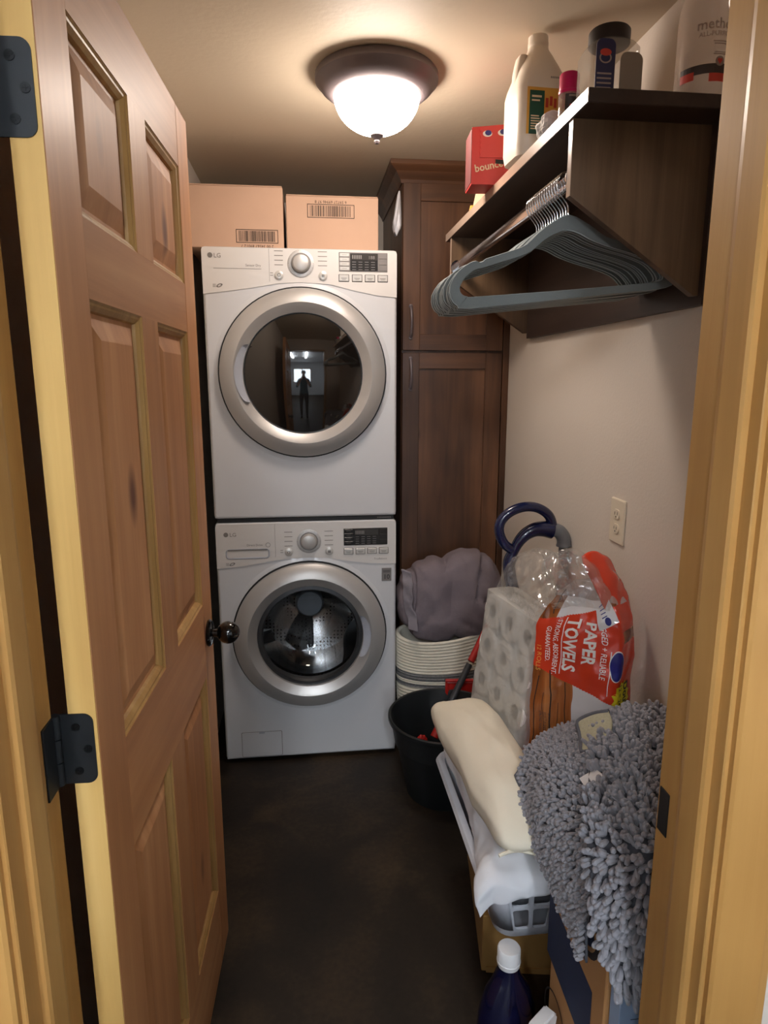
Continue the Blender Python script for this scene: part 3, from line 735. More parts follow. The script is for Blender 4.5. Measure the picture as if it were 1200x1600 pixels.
bm.faces.ensure_lookup_table()
for f in bm.faces:
    if max(abs(v.co.y) for v in f.verts) > .001 and min(abs(v.co.y) for v in f.verts) < .0005:
        c = f.calc_center_median(); f.material_index = 1
obj('hanger_body', bm, ['velvet', 'velvet_edge'], h0, smooth=True)
hk = [(.004, 0, -.062), (.004, 0, -.044), (-.003, 0, -.032), (-.017, 0, -.016), (-.0225, 0, -.002), (-.020, 0, .012), (-.010, 0, .0225), (.004, 0, .0265), (.018, 0, .0225), (.026, 0, .012), (.028, 0, .002)]
obj('hook', tube(NB(), catmull(hk, 4), .0016, 8), 'chrome', h0, smooth=True)
h0.rotation_euler = (0, 0, 0)
ORD = ['nearest the door, front one of', 'second from the front of', 'third from the front of', 'fourth from the front of', 'fifth from the front of', 'sixth from the front of', 'seventh from the front of', 'eighth from the front of', 'sixth from the back of', 'fifth from the back of', 'fourth from the back of', 'third from the back of', 'second from the back of', 'farthest one at the back of']
rnd = random.Random(4)
for k in range(14):
    h = h0 if k == 0 else fcopy(h0)
    h.location = (.545, 1.400+.0145*k, 1.905); h.rotation_euler = (0, R(rnd.uniform(-.8, .8)) if k else 0, R(rnd.uniform(-.6, .6)) if k else 0)
    h['label'] = 'grey velvet clothes hanger, '+ORD[k]+' the row on the rod'

# ================================================================== things on the shelf (top at z = 2.028)
ZS = 2.0285
# vinegar jug: lofted rounded square body with a moulded handle hollow
jg = thing('gallon_jug', 'large translucent white jug with a green and orange label on the shelf', 'jug', (.572, 1.700, ZS), R(3))
def rsq(h, r, z, n=6): return [(a, b, z) for a, b in rrect(-h, h, -h, h, min(r, h*.98), n)]
bm = NB(); loops(bm, [rsq(.050, .03, 0), rsq(.061, .028, .008), rsq(.064, .026, .03), rsq(.064, .026, .155), rsq(.061, .03, .172), rsq(.050, .036, .205), rsq(.036, .034, .235), rsq(.026, .0255, .25), rsq(.0235, .023, .258)], True, True, True)
obj('jug_body', bm, 'jug', jg, smooth=True)
bm = NB(); lathe(bm, [(.0225, .256), (.0245, .262), (.0245, .268), (.0235, .270), (.0235, .282), (.021, .284)], n=24); obj('cap', bm, 'jug', jg, smooth=True)
bm = NB(); loops(bm, [[(a-.040, b, z) for a, b in rrect(-w, w, -.02, .02, min(.014, w*.9), 4)] for w, z in ((.020, .150), (.021, .17), (.019, .20), (.014, .225), (.010, .236))], True, True, True); obj('handle', bm, 'jug', jg, smooth=True)
y = -.0648
bm = NB(); rect_y(bm, -.047, .060, .050, .150, y); lb = obj('label', bm, 'orange', jg)
bm = NB(); rect_y(bm, -.041, -.005, .050, .143, y-.0004); obj('label_band', bm, 'green', lb)
bm = NB(); rect_y(bm, .008, .055, .062, .098, y-.0003); obj('label_field', bm, 'papercream', lb)
bm = NB()
for k, w in enumerate((.026, .026, .022, .026, .022, .020)): rect_y(bm, -.037, -.037+w, .060+.0055*k, .0625+.0055*k, y-.0007)
rect_y(bm, -.036, -.012, .128, .1325, y-.0007); rect_y(bm, -.036, -.016, .120, .1235, y-.0007)
obj('label_print', bm, 'papercream', lb, kind='stuff')
bm = NB(); 
for k in range(5): rect_y(bm, -.002+.010*k, .005+.010*k, .108+.004*(k % 2), .128+.004*(k % 2), y-.0006)
obj('label_lettering', bm, 'redlabel', lb)
bm = NB(); 
for k in range(9): rect_y(bm, .010+.004*k, .0125+.004*k, .172, .176, -.0615)
obj('date_print', bm, 'print', jg)
# red dryer-sheet carton hanging over the shelf edge
bc = thing('dryer_sheet_carton', 'red torn-open dryer sheet carton overhanging the shelf edge behind the white jug', 'carton', (.520, 1.905, ZS), R(-4))
bm = NB(); prism(bm, [(-.060, .0), (.045, .0), (.045, .150), (-.060, .140)], 'Y', -.045, .045); obj('carton', bm, 'bouncer', bc)
bm = prism(NB(), [(-.0615, .004), (-.0600, .004), (-.0600, .139), (-.0615, .137)], 'Y', -.044, .044); obj('side_face', bm, 'darkred', bc)
bm = prism(NB(), [(-.040, .066), (.0445, .066), (.0445, .149), (-.036, .1415)]+[(-.0385+(.0015 if k % 2 else -.0015), .1345-.0068*k) for k in range(10)], 'Y', -.0475, -.0452); obj('front_panel', bm, 'bouncer', bc, label='perforated front panel')
bm = NB()
for cx, cz in ((-.020, .124), (.020, .127)): lathe(bm, [(.0125, -.048), (.0001, -.048)], cx, cz, 20, 'Y', False, False, sy=.62)
em = obj('emblem', bm, 'txtwhite', bc)
bm = NB()
for cx, cz in ((-.018, .126), (.022, .129)): lathe(bm, [(.0088, -.0484), (.0001, -.0484)], cx, cz, 16, 'Y', False, False, sy=.75)
obj('emblem_print', bm, 'txtblue', em, kind='stuff')
bm = NB(); text_bm(bm, 'bounce', .026, Matrix.Translation((-.050, -.0456, .030)) @ Matrix.Rotation(pi/2, 4, 'X') @ Matrix.Rotation(R(12), 4, 'Z'), 'LEFT', .02); obj('lettering', bm, 'papercream', bc)
bm = prism(NB(), [(.004, .052), (.045, .050), (.045, .060), (.004, .062)], 'Y', -.047, -.0455); obj('tear_strip', bm, 'seam', bc)
# folded yellow-white packet beyond the carton
bm = prism(NB(), [(0, 0), (.085, 0), (.080, .062), (.012, .062)], 'Y', -.02, .02)
pk = thing('paper_packet', 'small cream and orange packet at the far end of the shelf', 'packet', (.532, 2.15, ZS), R(-10)); obj('packet', bm, 'papercream', pk)
obj('packet_base', B(-.008, .09, -.03, .024, 0, .012, bev=.002), 'orange', pk)
# crumpled white paper in front of the jug
def crump(q):
    return q*(1+.30*noise.noise(q*38)+.16*noise.noise(q*90))
bm = superell(NB(), (.572, 1.560, ZS+.034), (.038, .036, .034), 1, 30, 20, None, crump)
tag(obj('crumpled_paper', bm, 'tissue'), 'crumpled white paper ball between the jug and the pink-capped bottle', 'paper')
# clear bottle with a magenta cap
pb = thing('travel_bottle', 'small clear bottle with a magenta cap and dark label on the shelf', 'bottle', (.556, 1.445, ZS))
bm = NB(); lathe(bm, [(.019, 0), (.021, .003), (.021, .058), (.017, .063)], n=28); obj('bottle_body', bm, 'clear2', pb, smooth=True)
bm = NB(); lathe(bm, [(.0215, .060), (.0215, .066), (.0205, .067), (.0205, .096), (.018, .099)], n=28); obj('cap', bm, 'pink', pb, smooth=True)
def arc_strip(r, a0, a1, z0, z1, n=12):
    b = NB(); loops(b, [[(r*cos(R(a0+(a1-a0)*k/n)), r*sin(R(a0+(a1-a0)*k/n)), z) for k in range(n+1)] for z in (z0, z1)], False); return b
lb = obj('label', arc_strip(.0215, 230, 330, .012, .056), 'blacklabel', pb)
bm = arc_strip(.0219, 250, 320, .050, .054); bm2 = obj('label_print', bm, 'greytext', lb, kind='stuff'); obj('label_print', arc_strip(.0219, 255, 300, .026, .036), 'redlabel', lb)
# clear jar with a black screw lid
jr = thing('wipes_jar', 'clear plastic jar with a black screw lid and navy label on the shelf', 'jar', (.592, 1.345, ZS))
bm = NB(); loops(bm, [rsq(.040, .022, 0), rsq(.048, .022, .006), rsq(.048, .022, .092), rsq(.044, .03, .102), rsq(.037, .034, .108)], True, True, True); obj('jar_body', bm, 'clear', jr, smooth=True)
bm = NB(); lathe(bm, [(.036, .106), (.0385, .108), (.0385, .130), (.036, .133)], n=32); obj('lid', bm, 'blackcap', jr, smooth=True)
bm = prism(NB(), rrect(-.045, -.008, .004, .098, .012, 5), 'Y', -.0492, -.0484); lb = obj('label', bm, 'jarlabel', jr)
bm = NB(); lathe(bm, [(.012, -.0495), (.009, -.0495)], -.027, .066, 20, 'Y', False, False, sy=.8)
for k in range(4): rect_y(bm, -.042, -.014, .014+.008*k, .017+.008*k, -.0496)
obj('label_print', bm, 'greytext', lb, kind='stuff')
bm = NB(); lathe(bm, [(.011, -.0497), (.0001, -.0497)], -.027, .075, 20, 'Y', False, False, sy=.55); obj('emblem', bm, 'redlabel', lb)
bm = prism(NB(), rrect(.002, .046, .002, .078, .014, 5), 'Y', -.0492, -.0484); obj('side_label', bm, 'greylabel', jr)
# clear cleaner bottle at the near end of the shelf
mb = thing('cleaner_bottle', 'tall clear cleaner bottle with red and black band at the near end of the shelf', 'bottle', (.772, 1.320, ZS))
bm = NB(); lathe(bm, [(.046, 0), (.050, .004), (.050, .150), (.047, .175), (.034, .205), (.018, .225), (.015, .245)], n=36); obj('bottle_body', bm, 'clear2', mb, smooth=True)
bm = NB(); lathe(bm, [(.018, .244), (.018, .262), (.012, .265)], n=20); box(bm, -.04, .018, -.012, .012, .262, .285, bev=.004); obj('spray_head', bm, 'capw', mb)
obj('label_band', arc_strip(.0505, 190, 350, .040, .056, 20), 'blacklabel', mb); obj('label_stripe', arc_strip(.0507, 252, 350, .026, .040, 14), 'redlabel', mb); obj('label_stripe', arc_strip(.0507, 190, 222, .032, .046, 8), 'redlabel', mb)
bm = NB()
def cyl_text(s, size, a_mid, z, r, bold=0):
    def fm(v):
        a = R(a_mid)+v.x/r; return Vector((r*cos(a), r*sin(a), z+v.y))
    text_bm(bm, s, size, None, 'CENTER', bold, 0, fm)
cyl_text('method', .024, 264, .114, .0508, .01); cyl_text('ALL-PURPOSE', .011, 264, .102, .0508); 
for z, w in ((.092, .030), (.088, .026), (.074, .022), (.071, .026)): 
    b2 = arc_strip(.0508, 272-w/.0508*28, 272+w/.0508*28, z, z+.0016, 10); me = bpy.data.meshes.new('x'); b2.to_mesh(me); bm.from_mesh(me); b2.free(); bpy.data.meshes.remove(me)
obj('lettering', bm, 'greytext', mb)
bm = NB()
def fm(v):
    a = R(272)+v.x/.051; return Vector((.051*cos(a), .051*sin(a), .060+v.y))
vs = [bm.verts.new(fm(Vector((.0085*cos(2*pi*k/20), .0085*sin(2*pi*k/20))))) for k in range(20)]; bm.faces.new(vs); em = obj('emblem', bm, 'greylabel', mb)
bm = NB(); vs = [bm.verts.new(fm(Vector((x, y_)))*1.0+Vector((0, -.0006, 0))) for x, y_ in ((0, -.006), (.005, .001), (.003, .005), (0, .003), (-.003, .005), (-.005, .001))]; bm.faces.new(vs); obj('emblem_heart', bm, 'redlabel', em)

# ================================================================== wall outlet
ot = thing('wall_outlet', 'cream double wall outlet on the right wall above the paper towels', 'outlet', (XR, 1.638, 1.143))
P0 = rrect(-.040, .040, -.060, .060, .004, 3); P1 = rrect(-.037, .037, -.057, .057, .004, 3)
bm = NB(); loops(bm, [[(-.0004, a, b) for a, b in P0], [(-.004, a, b) for a, b in P0], [(-.006, a, b) for a, b in P1]], True, True, True); obj('cover_plate', bm, 'outlet', ot)
for s in (-1, 1):
    pl = [(.017*cos(R(a)), .014*max(-.9, min(.9, sin(R(a))*1.15))+s*.0195) for a in range(0, 360, 15)]
    bm = NB(); loops(bm, [[(-.0058, a*1.12, s*.0195+(b-s*.0195)*1.12) for a, b in pl], [(-.0064, a*1.08, s*.0195+(b-s*.0195)*1.08) for a, b in pl]], True); 
    rc = obj('receptacle', prism(NB(), pl, 'X', -.0085, -.005), 'outlet', ot)
    bm.free()
    bm = NB()
    for yy in (-.0065, .0065): box(bm, -.0089, -.0083, yy-.001, yy+.001, s*.0195-.002, s*.0195+.006)
    box(bm, -.0089, -.0083, -.002, .002, s*.0195-.009, s*.0195-.005); obj('slot', bm, 'slot', rc)

# ================================================================== corner: rope basket, comforter, tub, mop, vacuum
rb = thing('rope_basket', 'cream coiled rope laundry basket with grey stripes between washer and wall', 'basket', (.545, 2.535, 0))
NC = 36; prf = []
for k in range(NC):
    z = .004+.492*k/(NC-1); f = k/(NC-1); prf.append((z, .165+.028*sin(pi*min(1, f*1.15)/2)-.004*f))
def coil(k0, k1):
    ls = []
    for k in range(k0, k1):
        z, r = prf[k]
        for s, d in ((0, -.0015), (.25, .0055), (.5, .0075), (.75, .0055)):
            zz = z+s*.492/(NC-1); L = []
            for i in range(64):
                t = 2*pi*i/64; rr = r+d+.003*noise.noise(Vector((cos(t)*2, sin(t)*2, zz*5)))
                dip = -.022*max(0, zz-.30)/.2*(.5-.5*cos(t*2+1.2))
                L.append((rr*cos(t), rr*sin(t)*.56, zz+dip))
            ls.append(L)
    return ls
bm = NB(); LS = coil(0, NC); cut = [int(4*NC*q) for q in (.575, .605, .635, .695)]
for a, b, mi in ((0, cut[0], 0), (cut[0], cut[1], 1), (cut[1], cut[2], 0), (cut[2], cut[3], 1), (cut[3], len(LS)-1, 0)): loops(bm, LS[a:b+1], True, a == 0, False, mi)
V = [v.co.copy() for v in bm.verts][-64:]
loops(bm, [V, [(v.x*.95, v.y*.94, v.z+.004) for v in V], [(v.x*.90, v.y*.88, v.z-.004) for v in V], [(v.x*.85, v.y*.85, .02) for v in V]], True, False, True)
obj('basket_wall', bm, ['rope', 'ropeg'], rb, smooth=True)
bm = NB()
for row, k in enumerate((int(NC*.60), int(NC*.655))):
    pass
bm.free()
# comforter folded into the basket
cm = NB()
def comf_pt(t, f):
    sg = lambda v, q: math.copysign(abs(v)**q, v)
    x, y, z = .205*sg(cos(f), .62)*sg(cos(t), .55), .090*sg(cos(f), .62)*sg(sin(t), .62), .168*sg(sin(f), .75)
    if z < -.03: x *= 1-.10*(-.03-z)/.14                                     # narrows into the basket
    z += (.020*sin(x*9+.3)+.018*max(0, x/.2)) * max(0, z/.168)               # uneven top, higher to the right
    out = Vector((x, y*1.0, z*.35)).normalized()
    fold = 0
    for (x0, z0, x1, z1, dp, w) in ((-.035, .19, .035, -.17, .034, .017), (.135, .19, .105, .02, .030, .014), (.105, .02, .19, -.02, .018, .012), (-.155, .18, -.165, -.15, .022, .012), (-.035, .02, -.12, -.09, .010, .012), (.02, -.06, .12, -.12, .010, .012)):
        a = Vector((x0, z0)); d = Vector((x1, z1))-a; k = max(0, min(1, (Vector((x, z))-a).dot(d)/d.dot(d))); q = (Vector((x, z))-a-d*k).length
        fold -= dp*math.exp(-(q/w)**2)*(.4+.6*sin(pi*min(1, max(0, k*.9+.05))))
    v = Vector((x, y, z)); n1 = noise.noise(Vector((x*22+z*16, y*8, z*10-x*6))); n2 = noise.noise(Vector((x*50, y*20, z*34)))
    return v+out*(fold+.011*n1+.004*n2)
ls = [[Vector((.562, 2.517, .648))+Matrix.Diagonal((1.04, 1.0, 1.05)) @ comf_pt(2*pi*i/120, -pi/2+pi*j_/70) for i in range(120)] for j_ in range(71)]
loops(cm, ls); bmesh.ops.remove_doubles(cm, verts=cm.verts, dist=1e-5)
co = obj('comforter', cm, ['comf'], None, smooth=True); tag(co, 'grey puffy comforter folded into the rope basket', 'comforter')
mods(co, ('SMOOTH', dict(factor=.4, iterations=2)))
cl = NB(); G = [[(.352-.004*(k % 2), 2.49+.02*j/2, .800-.040*k) if False else (.360+.004*sin(k*1.3)+.010*j+.004*k, 2.446-.010*j+.006*cos(k*1.4), .790-.034*k) for j in range(4)] for k in range(8)]
Gs = [[q+noise.noise_vector(q*26)*.008 for q in r_] for r_ in catgrid(G, 6)]; gridmesh(cl, Gs); lo = obj('lining_edge', cl, 'comf2', co, smooth=True, label='pale inner lining showing at the folded edge'); mods(lo, ('SOLIDIFY', dict(thickness=.006)))
# black tub
tb = thing('utility_tub', 'black round plastic tub on the floor in front of the rope basket', 'tub', (.487, 2.200, 0))
bm = NB(); lathe(bm, [(.128, .003), (.134, 0), (.138, .004), (.176, .20), (.178, .203), (.184, .204), (.198, .285), (.206, .287), (.209, .294), (.209, .305), (.205, .309), (.199, .306), (.194, .285), (.172, .19), (.132, .012)], n=64); obj('tub', bm, 'blackp', tb, smooth=True)
lathe(bm := NB(), [(.001, .02), (.125, .021)], n=8); bm.free()
tag(obj('red_rag', superell(NB(), (.385, 2.105, .262), (.020, .012, .022), 1, 14, 10, None, crump), 'red'), 'small red plastic piece inside the black tub near its front rim', 'lid')
tag(obj('white_strap', tube(NB(), catmull([(.330, 2.115, .265), (.345, 2.10, .280), (.365, 2.09, .270), (.375, 2.085, .255)], 5), .004, 8), 'capw', smooth=True), 'short white strap inside the black tub at the left rim', 'strap')
# mop: stick leaning out of the tub
mp = thing('mop', 'mop with dark, red and blue handle leaning out of the black tub', 'mop', (.425, 2.165, .20))
A_ = Vector((0, 0, 0)); D_ = Vector((.745, 2.425, .640))-Vector((.425, 2.165, .20)); ln = D_.length; D_.normalize()
def seg(a, b, r, nm, mm): obj(nm, tube(NB(), [D_*a*ln, D_*b*ln], r, 14), mm, mp, smooth=True)
seg(.16, .56, .0125, 'handle_grip', 'grip'); seg(.58, .92, .0135, 'handle_sleeve', 'red'); seg(.92, 1.02, .012, 'handle_top', 'bluep'); seg(.06, .17, .015, 'collar', 'red')
# red dustpan tucked behind the tub
dp = thing('dustpan', 'red plastic dustpan standing behind the black tub', 'dustpan', (.630, 2.385, 0), R(-6))
bm = NB(); loops(bm, [rl(-.10, .10, .0, .345, 0, .006), rl(-.10, .10, 0, .345, 0, -.004), rl(-.10, .10, 0, .345, .008, -.008), rl(-.10, .10, 0, .345, .014, -.004)], True, True, True); obj('pan', bm, 'red', dp)
obj('pan_lip', tube(NB(), [(-.10, -.003, .345), (.10, -.003, .345)], .007, 10), 'red', dp, smooth=True)
bm = tube(NB(), catmull([(.02, 0, .345), (.022, .0, .37), (.03, .004, .40)], 4), .010, 10); obj('handle', bm, 'grip', dp, smooth=True)
# upright vacuum
vc = thing('upright_vacuum', 'upright vacuum with navy loop handle and grey hose by the right wall', 'vacuum', (.715, 1.975, 0))
def V3(x, z, y=0): return (x-.715, y-.025, z)
lp = [V3(.645, .985), V3(.612, 1.010), V3(.594, 1.050), V3(.600, 1.085), V3(.630, 1.113), V3(.675, 1.127), V3(.718, 1.121), V3(.752, 1.097), V3(.765, 1.062), V3(.755, 1.040)]
obj('loop_handle', tube(NB(), catmull(lp, 5), [.0155]*46, 14), 'bluep', vc, smooth=True)
arm = [V3(.635, .965), V3(.652, 1.005), V3(.675, 1.035), V3(.705, 1.052), V3(.735, 1.055), V3(.765, 1.050)]
obj('wand_arm', tube(NB(), catmull(arm, 5), [.014+.014*k/25 for k in range(26)], 14), 'bluep', vc, smooth=True)
obj('wand_stem', tube(NB(), catmull([V3(.640, .975), V3(.630, .93), V3(.66, .80), V3(.70, .62), V3(.715, .40, .02)], 6), .020, 12), 'bluep', vc, smooth=True)
obj('hose_elbow', tube(NB(), catmull([V3(.757, 1.052), V3(.785, 1.047), V3(.803, 1.025), V3(.806, .998)], 6), [.022]*17+[.024, .024], 14), 'greyhose', vc, smooth=True)
hs = catmull([V3(.806, 1.0), V3(.806, .92), V3(.80, .75), V3(.79, .5), V3(.76, .3)], 24)
obj('hose', tube(NB(), hs, [.0165 if k % 2 else .0135 for k in range(len(hs))], 12), 'greyhose', vc, smooth=True)
bm = NB(); loops(bm, [[(a, b, z) for a, b in rrect(-w, w, -d, d, min(w, d)*.7, 5)] for w, d, z in ((.07, .05, .10), (.08, .062, .14), (.082, .064, .45), (.06, .05, .58), (.03, .03, .62))], True, True, True); obj('dust_canister', bm, 'bluep', vc, smooth=True)
bm = NB(); loops(bm, [[(a, b, z) for a, b in rrect(-w, w, -d, d, .03, 5)] for w, d, z in ((.095, .065, 0), (.098, .068, .01), (.096, .066, .07), (.08, .055, .11))], True, True, True); obj('floor_head', bm, 'grip', vc, smooth=True)

# ================================================================== tan box, white laundry basket, linens
tn = thing('shallow_box', 'shallow tan cardboard box on the floor under the white laundry basket', 'box', (.424, 1.416, 0), R(-9))
obj('carton', B(0, .345, 0, .42, .0, .166, bev=.002, seg=1), 'card2', tn)
obj('bottom_flap', B(.012, .34, -.004, .0, .0, .016), 'card2', tn)
lbk = thing('laundry_basket', 'white plastic laundry basket with square holes under the pillows', 'laundry basket', (.560, 1.535, .168))
wx0, wx1, wy0, wy1 = .120, .175, .195, .262       # half sizes at bottom / top
HB = .232
def bside(f, z): return f  # placeholder for readability
def ring(hx, hy, z, r=.045, n=6): return [(a, b, z) for a, b in rrect(-hx, hx, -hy, hy, r, n)]
bm = NB()
loops(bm, [ring(.115, .19, 0), ring(.122, .198, .006), ring(.127, .203, .03)], True, True)
loops(bm, [ring(.165, .250, HB-.036), ring(.172, .258, HB-.006), ring(.187, .272, HB-.004), ring(.192, .277, HB-.012), ring(.187, .272, HB), ring(.170, .256, HB), ring(.163, .248, HB-.036)], True)
obj('rim_and_base', bm, 'bask', lbk, smooth=True)
# lattice: each wall is a perforated plate between z=.03 and HB-.036
def wall_plate(p0, p1, q0, q1, nu, nv, nm):
    """plate with rounded square holes; p = bottom corners, q = top corners."""
    p0, p1, q0, q1 = map(Vector, (p0, p1, q0, q1)); bm = NB()
    def S(u, v): return (p0.lerp(p1, u)).lerp(q0.lerp(q1, u), v)
    nrm = (p1-p0).cross(q0-p0).normalized()*.003
    for i in range(nu):
        for j in range(nv):
            u0, u1, v0, v1 = i/nu, (i+1)/nu, j/nv, (j+1)/nv; mu, mv = (u1-u0), (v1-v0)
            inner = rrect(u0+mu*.11, u1-mu*.11, v0+mv*.07, v1-mv*.07, min(mu, mv)*.14, 3)
            outer = []
            cu, cv = (u0+u1)/2, (v0+v1)/2
            for a, b in inner:
                du, dv = (a-cu)/(mu/2), (b-cv)/(mv/2); k = max(abs(du), abs(dv)); outer.append((cu+du/k*mu/2, cv+dv/k*mv/2))
            loops(bm, [[S(a, b)-nrm for a, b in outer], [S(a, b)-nrm for a, b in inner], [S(a, b)+nrm for a, b in inner], [S(a, b)+nrm for a, b in outer]], True)
    obj(nm, bm, 'bask', lbk)
zb, zt = .03, HB-.036
wall_plate((-.085, -.203, zb), (.085, -.203, zb), (-.122, -.250, zt), (.122, -.250, zt), 4, 2, 'front_lattice')
wall_plate((-.085, .203, zb), (.085, .203, zb), (-.122, .250, zt), (.122, .250, zt), 5, 2, 'back_lattice')
wall_plate((-.127, -.160, zb), (-.127, .160, zb), (-.165, -.205, zt), (-.165, .205, zt), 8, 2, 'side_lattice')
wall_plate((.127, -.160, zb), (.127, .160, zb), (.165, -.205, zt), (.165, .205, zt), 8, 2, 'side_lattice')
for sx in (-1, 1):
    for sy in (-1, 1):
        A1 = rrect(-.127, .127, -.203, .203, .045, 6); A2 = rrect(-.165, .165, -.250, .250, .045, 6)
        q = {(1, 1): 0, (-1, 1): 7, (-1, -1): 14, (1, -1): 21}[(sx, sy)]
        b1 = [(a, b, zb) for a, b in A1[q:q+7]]; b2 = [(a, b, zt) for a, b in A2[q:q+7]]
        cbm = NB(); loops(cbm, [b1, b2], False); co_ = obj('corner_post', cbm, 'bask', lbk, smooth=True); mods(co_, ('SOLIDIFY', dict(thickness=.005, offset=0)))
# grey towel stack inside the basket (seen through the holes)
def lumpy(s, a): return lambda q: q+noise.noise_vector(q*s)*a
tag(obj('towel_bundle', superell(NB(), (.560, 1.535, .265), (.112, .185, .085), .45, 30, 16, None, lumpy(9, .008)), plain('grey_towel', (96, 98, 104), .95, noise_amt=.1, scale=40), smooth=True), 'dark grey towel bundle inside the white laundry basket', 'towel')
# white sheet draped over the basket, its corner hanging at the front
G = [
 [(.392, 1.78, .43), (.45, 1.79, .462), (.58, 1.79, .445), (.70, 1.78, .44)],
 [(.388, 1.62, .425), (.43, 1.62, .472), (.58, 1.62, .440), (.72, 1.62, .44)],
 [(.384, 1.44, .420), (.42, 1.44, .472), (.58, 1.44, .445), (.72, 1.44, .445)],
 [(.376, 1.32, .412), (.41, 1.32, .468), (.52, 1.32, .475), (.70, 1.32, .46)],
 [(.350, 1.25, .418), (.39, 1.245, .462), (.51, 1.245, .470), (.68, 1.25, .455)],
 [(.340, 1.215, .392), (.385, 1.205, .440), (.50, 1.200, .452), (.68, 1.21, .44)],
 [(.348, 1.212, .376), (.392, 1.204, .414), (.50, 1.196, .420), (.68, 1.205, .41)],
 [(.354, 1.210, .360), (.400, 1.206, .396), (.50, 1.202, .408), (.68, 1.208, .40)]]
sm = catgrid(G, 8); bm = NB()
for r_ in sm:
    for k, v in enumerate(r_): r_[k] = v+noise.noise_vector(Vector((v.x*30, v.y*9, v.z*18)))*.011+noise.noise_vector(v*40)*.004
gridmesh(bm, sm); shp = tag(obj('white_sheet', bm, 'sheet', smooth=True), 'white sheet draped over the laundry basket under the cream pillow', 'sheet'); mods(shp, ('SOLIDIFY', dict(thickness=.012, offset=-1)), ('SUBSURF', dict(levels=1, render_levels=1)))
# cream pillow
def pil(q):
    u = q.y/.33; q = Vector((q.x*(1+.06*u*u), q.y, q.z*(1-.18*u**4))); return q+noise.noise_vector(q*9)*.012+noise.noise_vector(Vector((q.x*40, q.y*14, q.z*30)))*.0045
pw = tag(obj('pillow', superell(NB(), (.450, 1.495, .548), (.088, .318, .080), .38, 72, 36, Matrix.Rotation(R(4), 3, 'Z'), pil), 'cream', smooth=True), 'cream pillow lying on the white sheet beside the toilet paper', 'pillow')
pp = tube(NB(), [Vector((.385+.17*k/16, 1.186+.004*sin(k*.5), .528+.006*sin(k*.45))) for k in range(17)], .004, 8); obj('seam_piping', pp, 'cream', pw, smooth=True)

# ================================================================== toilet paper pack
def crinkle(v, f, a):
    q = v*f; w = noise.noise_vector(v*f*.5)*.9
    r1 = 1-2.4*abs(noise.noise(q+w)); r2 = 1-2.4*abs(noise.noise(q*1.9+w+Vector((7, 3, 1))))
    return v+Vector((-.6, -.7, .35))*(a*r1+.5*a*r2)+noise.noise_vector(v*f*.8)*a*.5
TPX, TPY, TPA, TPL = .542, 1.575, R(9.5), R(8)
TM = Matrix.Translation((TPX, TPY, .452)) @ Matrix.Rotation(TPA, 4, 'Z') @ Matrix.Rotation(TPL, 4, 'Y')
# film
tp = thing('toilet_paper_pack', 'clear plastic wrapped pack of white toilet rolls standing on the linens', 'toilet paper', (TPX, TPY, .452), TPA)
tp.rotation_euler = (0, TPL, TPA)
DR = .108
def tpl(z, o, jit=.004, sx=1, ox=0, oy=0):
    L = []
    for a, b in rrect(-o, .106+o, -o, .324+o, .03, 6):
        v = Vector(((a-.053)*sx+.053+ox, (b-.162)*sx+.162+oy, z)); L.append(v+noise.noise_vector(Vector((v.x, v.y, v.z))*22)*jit)
    return L
bm = NB(); loops(bm, [tpl(-.002, -.012, 0), tpl(.004, .004, 0)]+[tpl(.03+.04*k, .005, .005) for k in range(10)]+[tpl(.437, .006, .004), tpl(.446, -.012, .004), tpl(.452, -.03, .006)], True, True, True)
obj('wrap', bm, 'film2', tp, smooth=True)
# gathered clear tail and its loop
G = [[(-.02, .02, .43), (.0, .10, .44), (.0, .20, .445), (.02, .30, .44)], [(.00, .00, .470), (.0, .09, .50), (.0, .19, .53), (.03, .28, .52)], [(.03, -.01, .50), (.03, .07, .565), (.04, .15, .60), (.05, .24, .57)], [(.07, -.02, .49), (.07, .05, .56), (.08, .11, .60), (.09, .2, .58)], [(.11, -.01, .45), (.11, .04, .50), (.12, .1, .53), (.12, .2, .50)]]
sm = catgrid(G, 12)
for r_ in sm:
    for k, v in enumerate(r_): r_[k] = crinkle(v, 30, .0085)
bm = NB(); gridmesh(bm, sm); obj('wrap_tail', bm, 'film', tp, smooth=True)
r0 = None
cellname = ['far column', 'middle column', 'near column']; rowname = ['bottom row', 'second row up', 'third row up', 'top row']
for j in range(4):
    for i in range(3):
        lab = 'white toilet roll in the clear pack, '+rowname[j]+', '+cellname[2-i]
        loc = TM @ Vector((.0, DR*(i+.5), DR*(j+.5)))
        if r0 is None:
            r0 = thing('toilet_roll', lab, 'toilet roll', loc, TPA, 'toilet rolls in the clear pack'); r0.rotation_euler = (0, TPL, TPA)
            bm = NB(); lathe(bm, [(.0215, .006), (.0215, .002), (.050, .001), (.0528, .004), (.0528, .099), (.050, .102), (.0215, .101), (.0215, .097)], n=28, axis='X', cap0=False, cap1=False); obj('paper', bm, 'tissue', r0, smooth=True)
            bm = NB(); lathe(bm, [(.0215, .003), (.0195, .003), (.0195, .100), (.0215, .100)], n=24, axis='X', cap0=False, cap1=False); obj('core', bm, 'core', r0, smooth=True)
        else:
            q = fcopy(r0); q.location = loc; q['label'] = lab

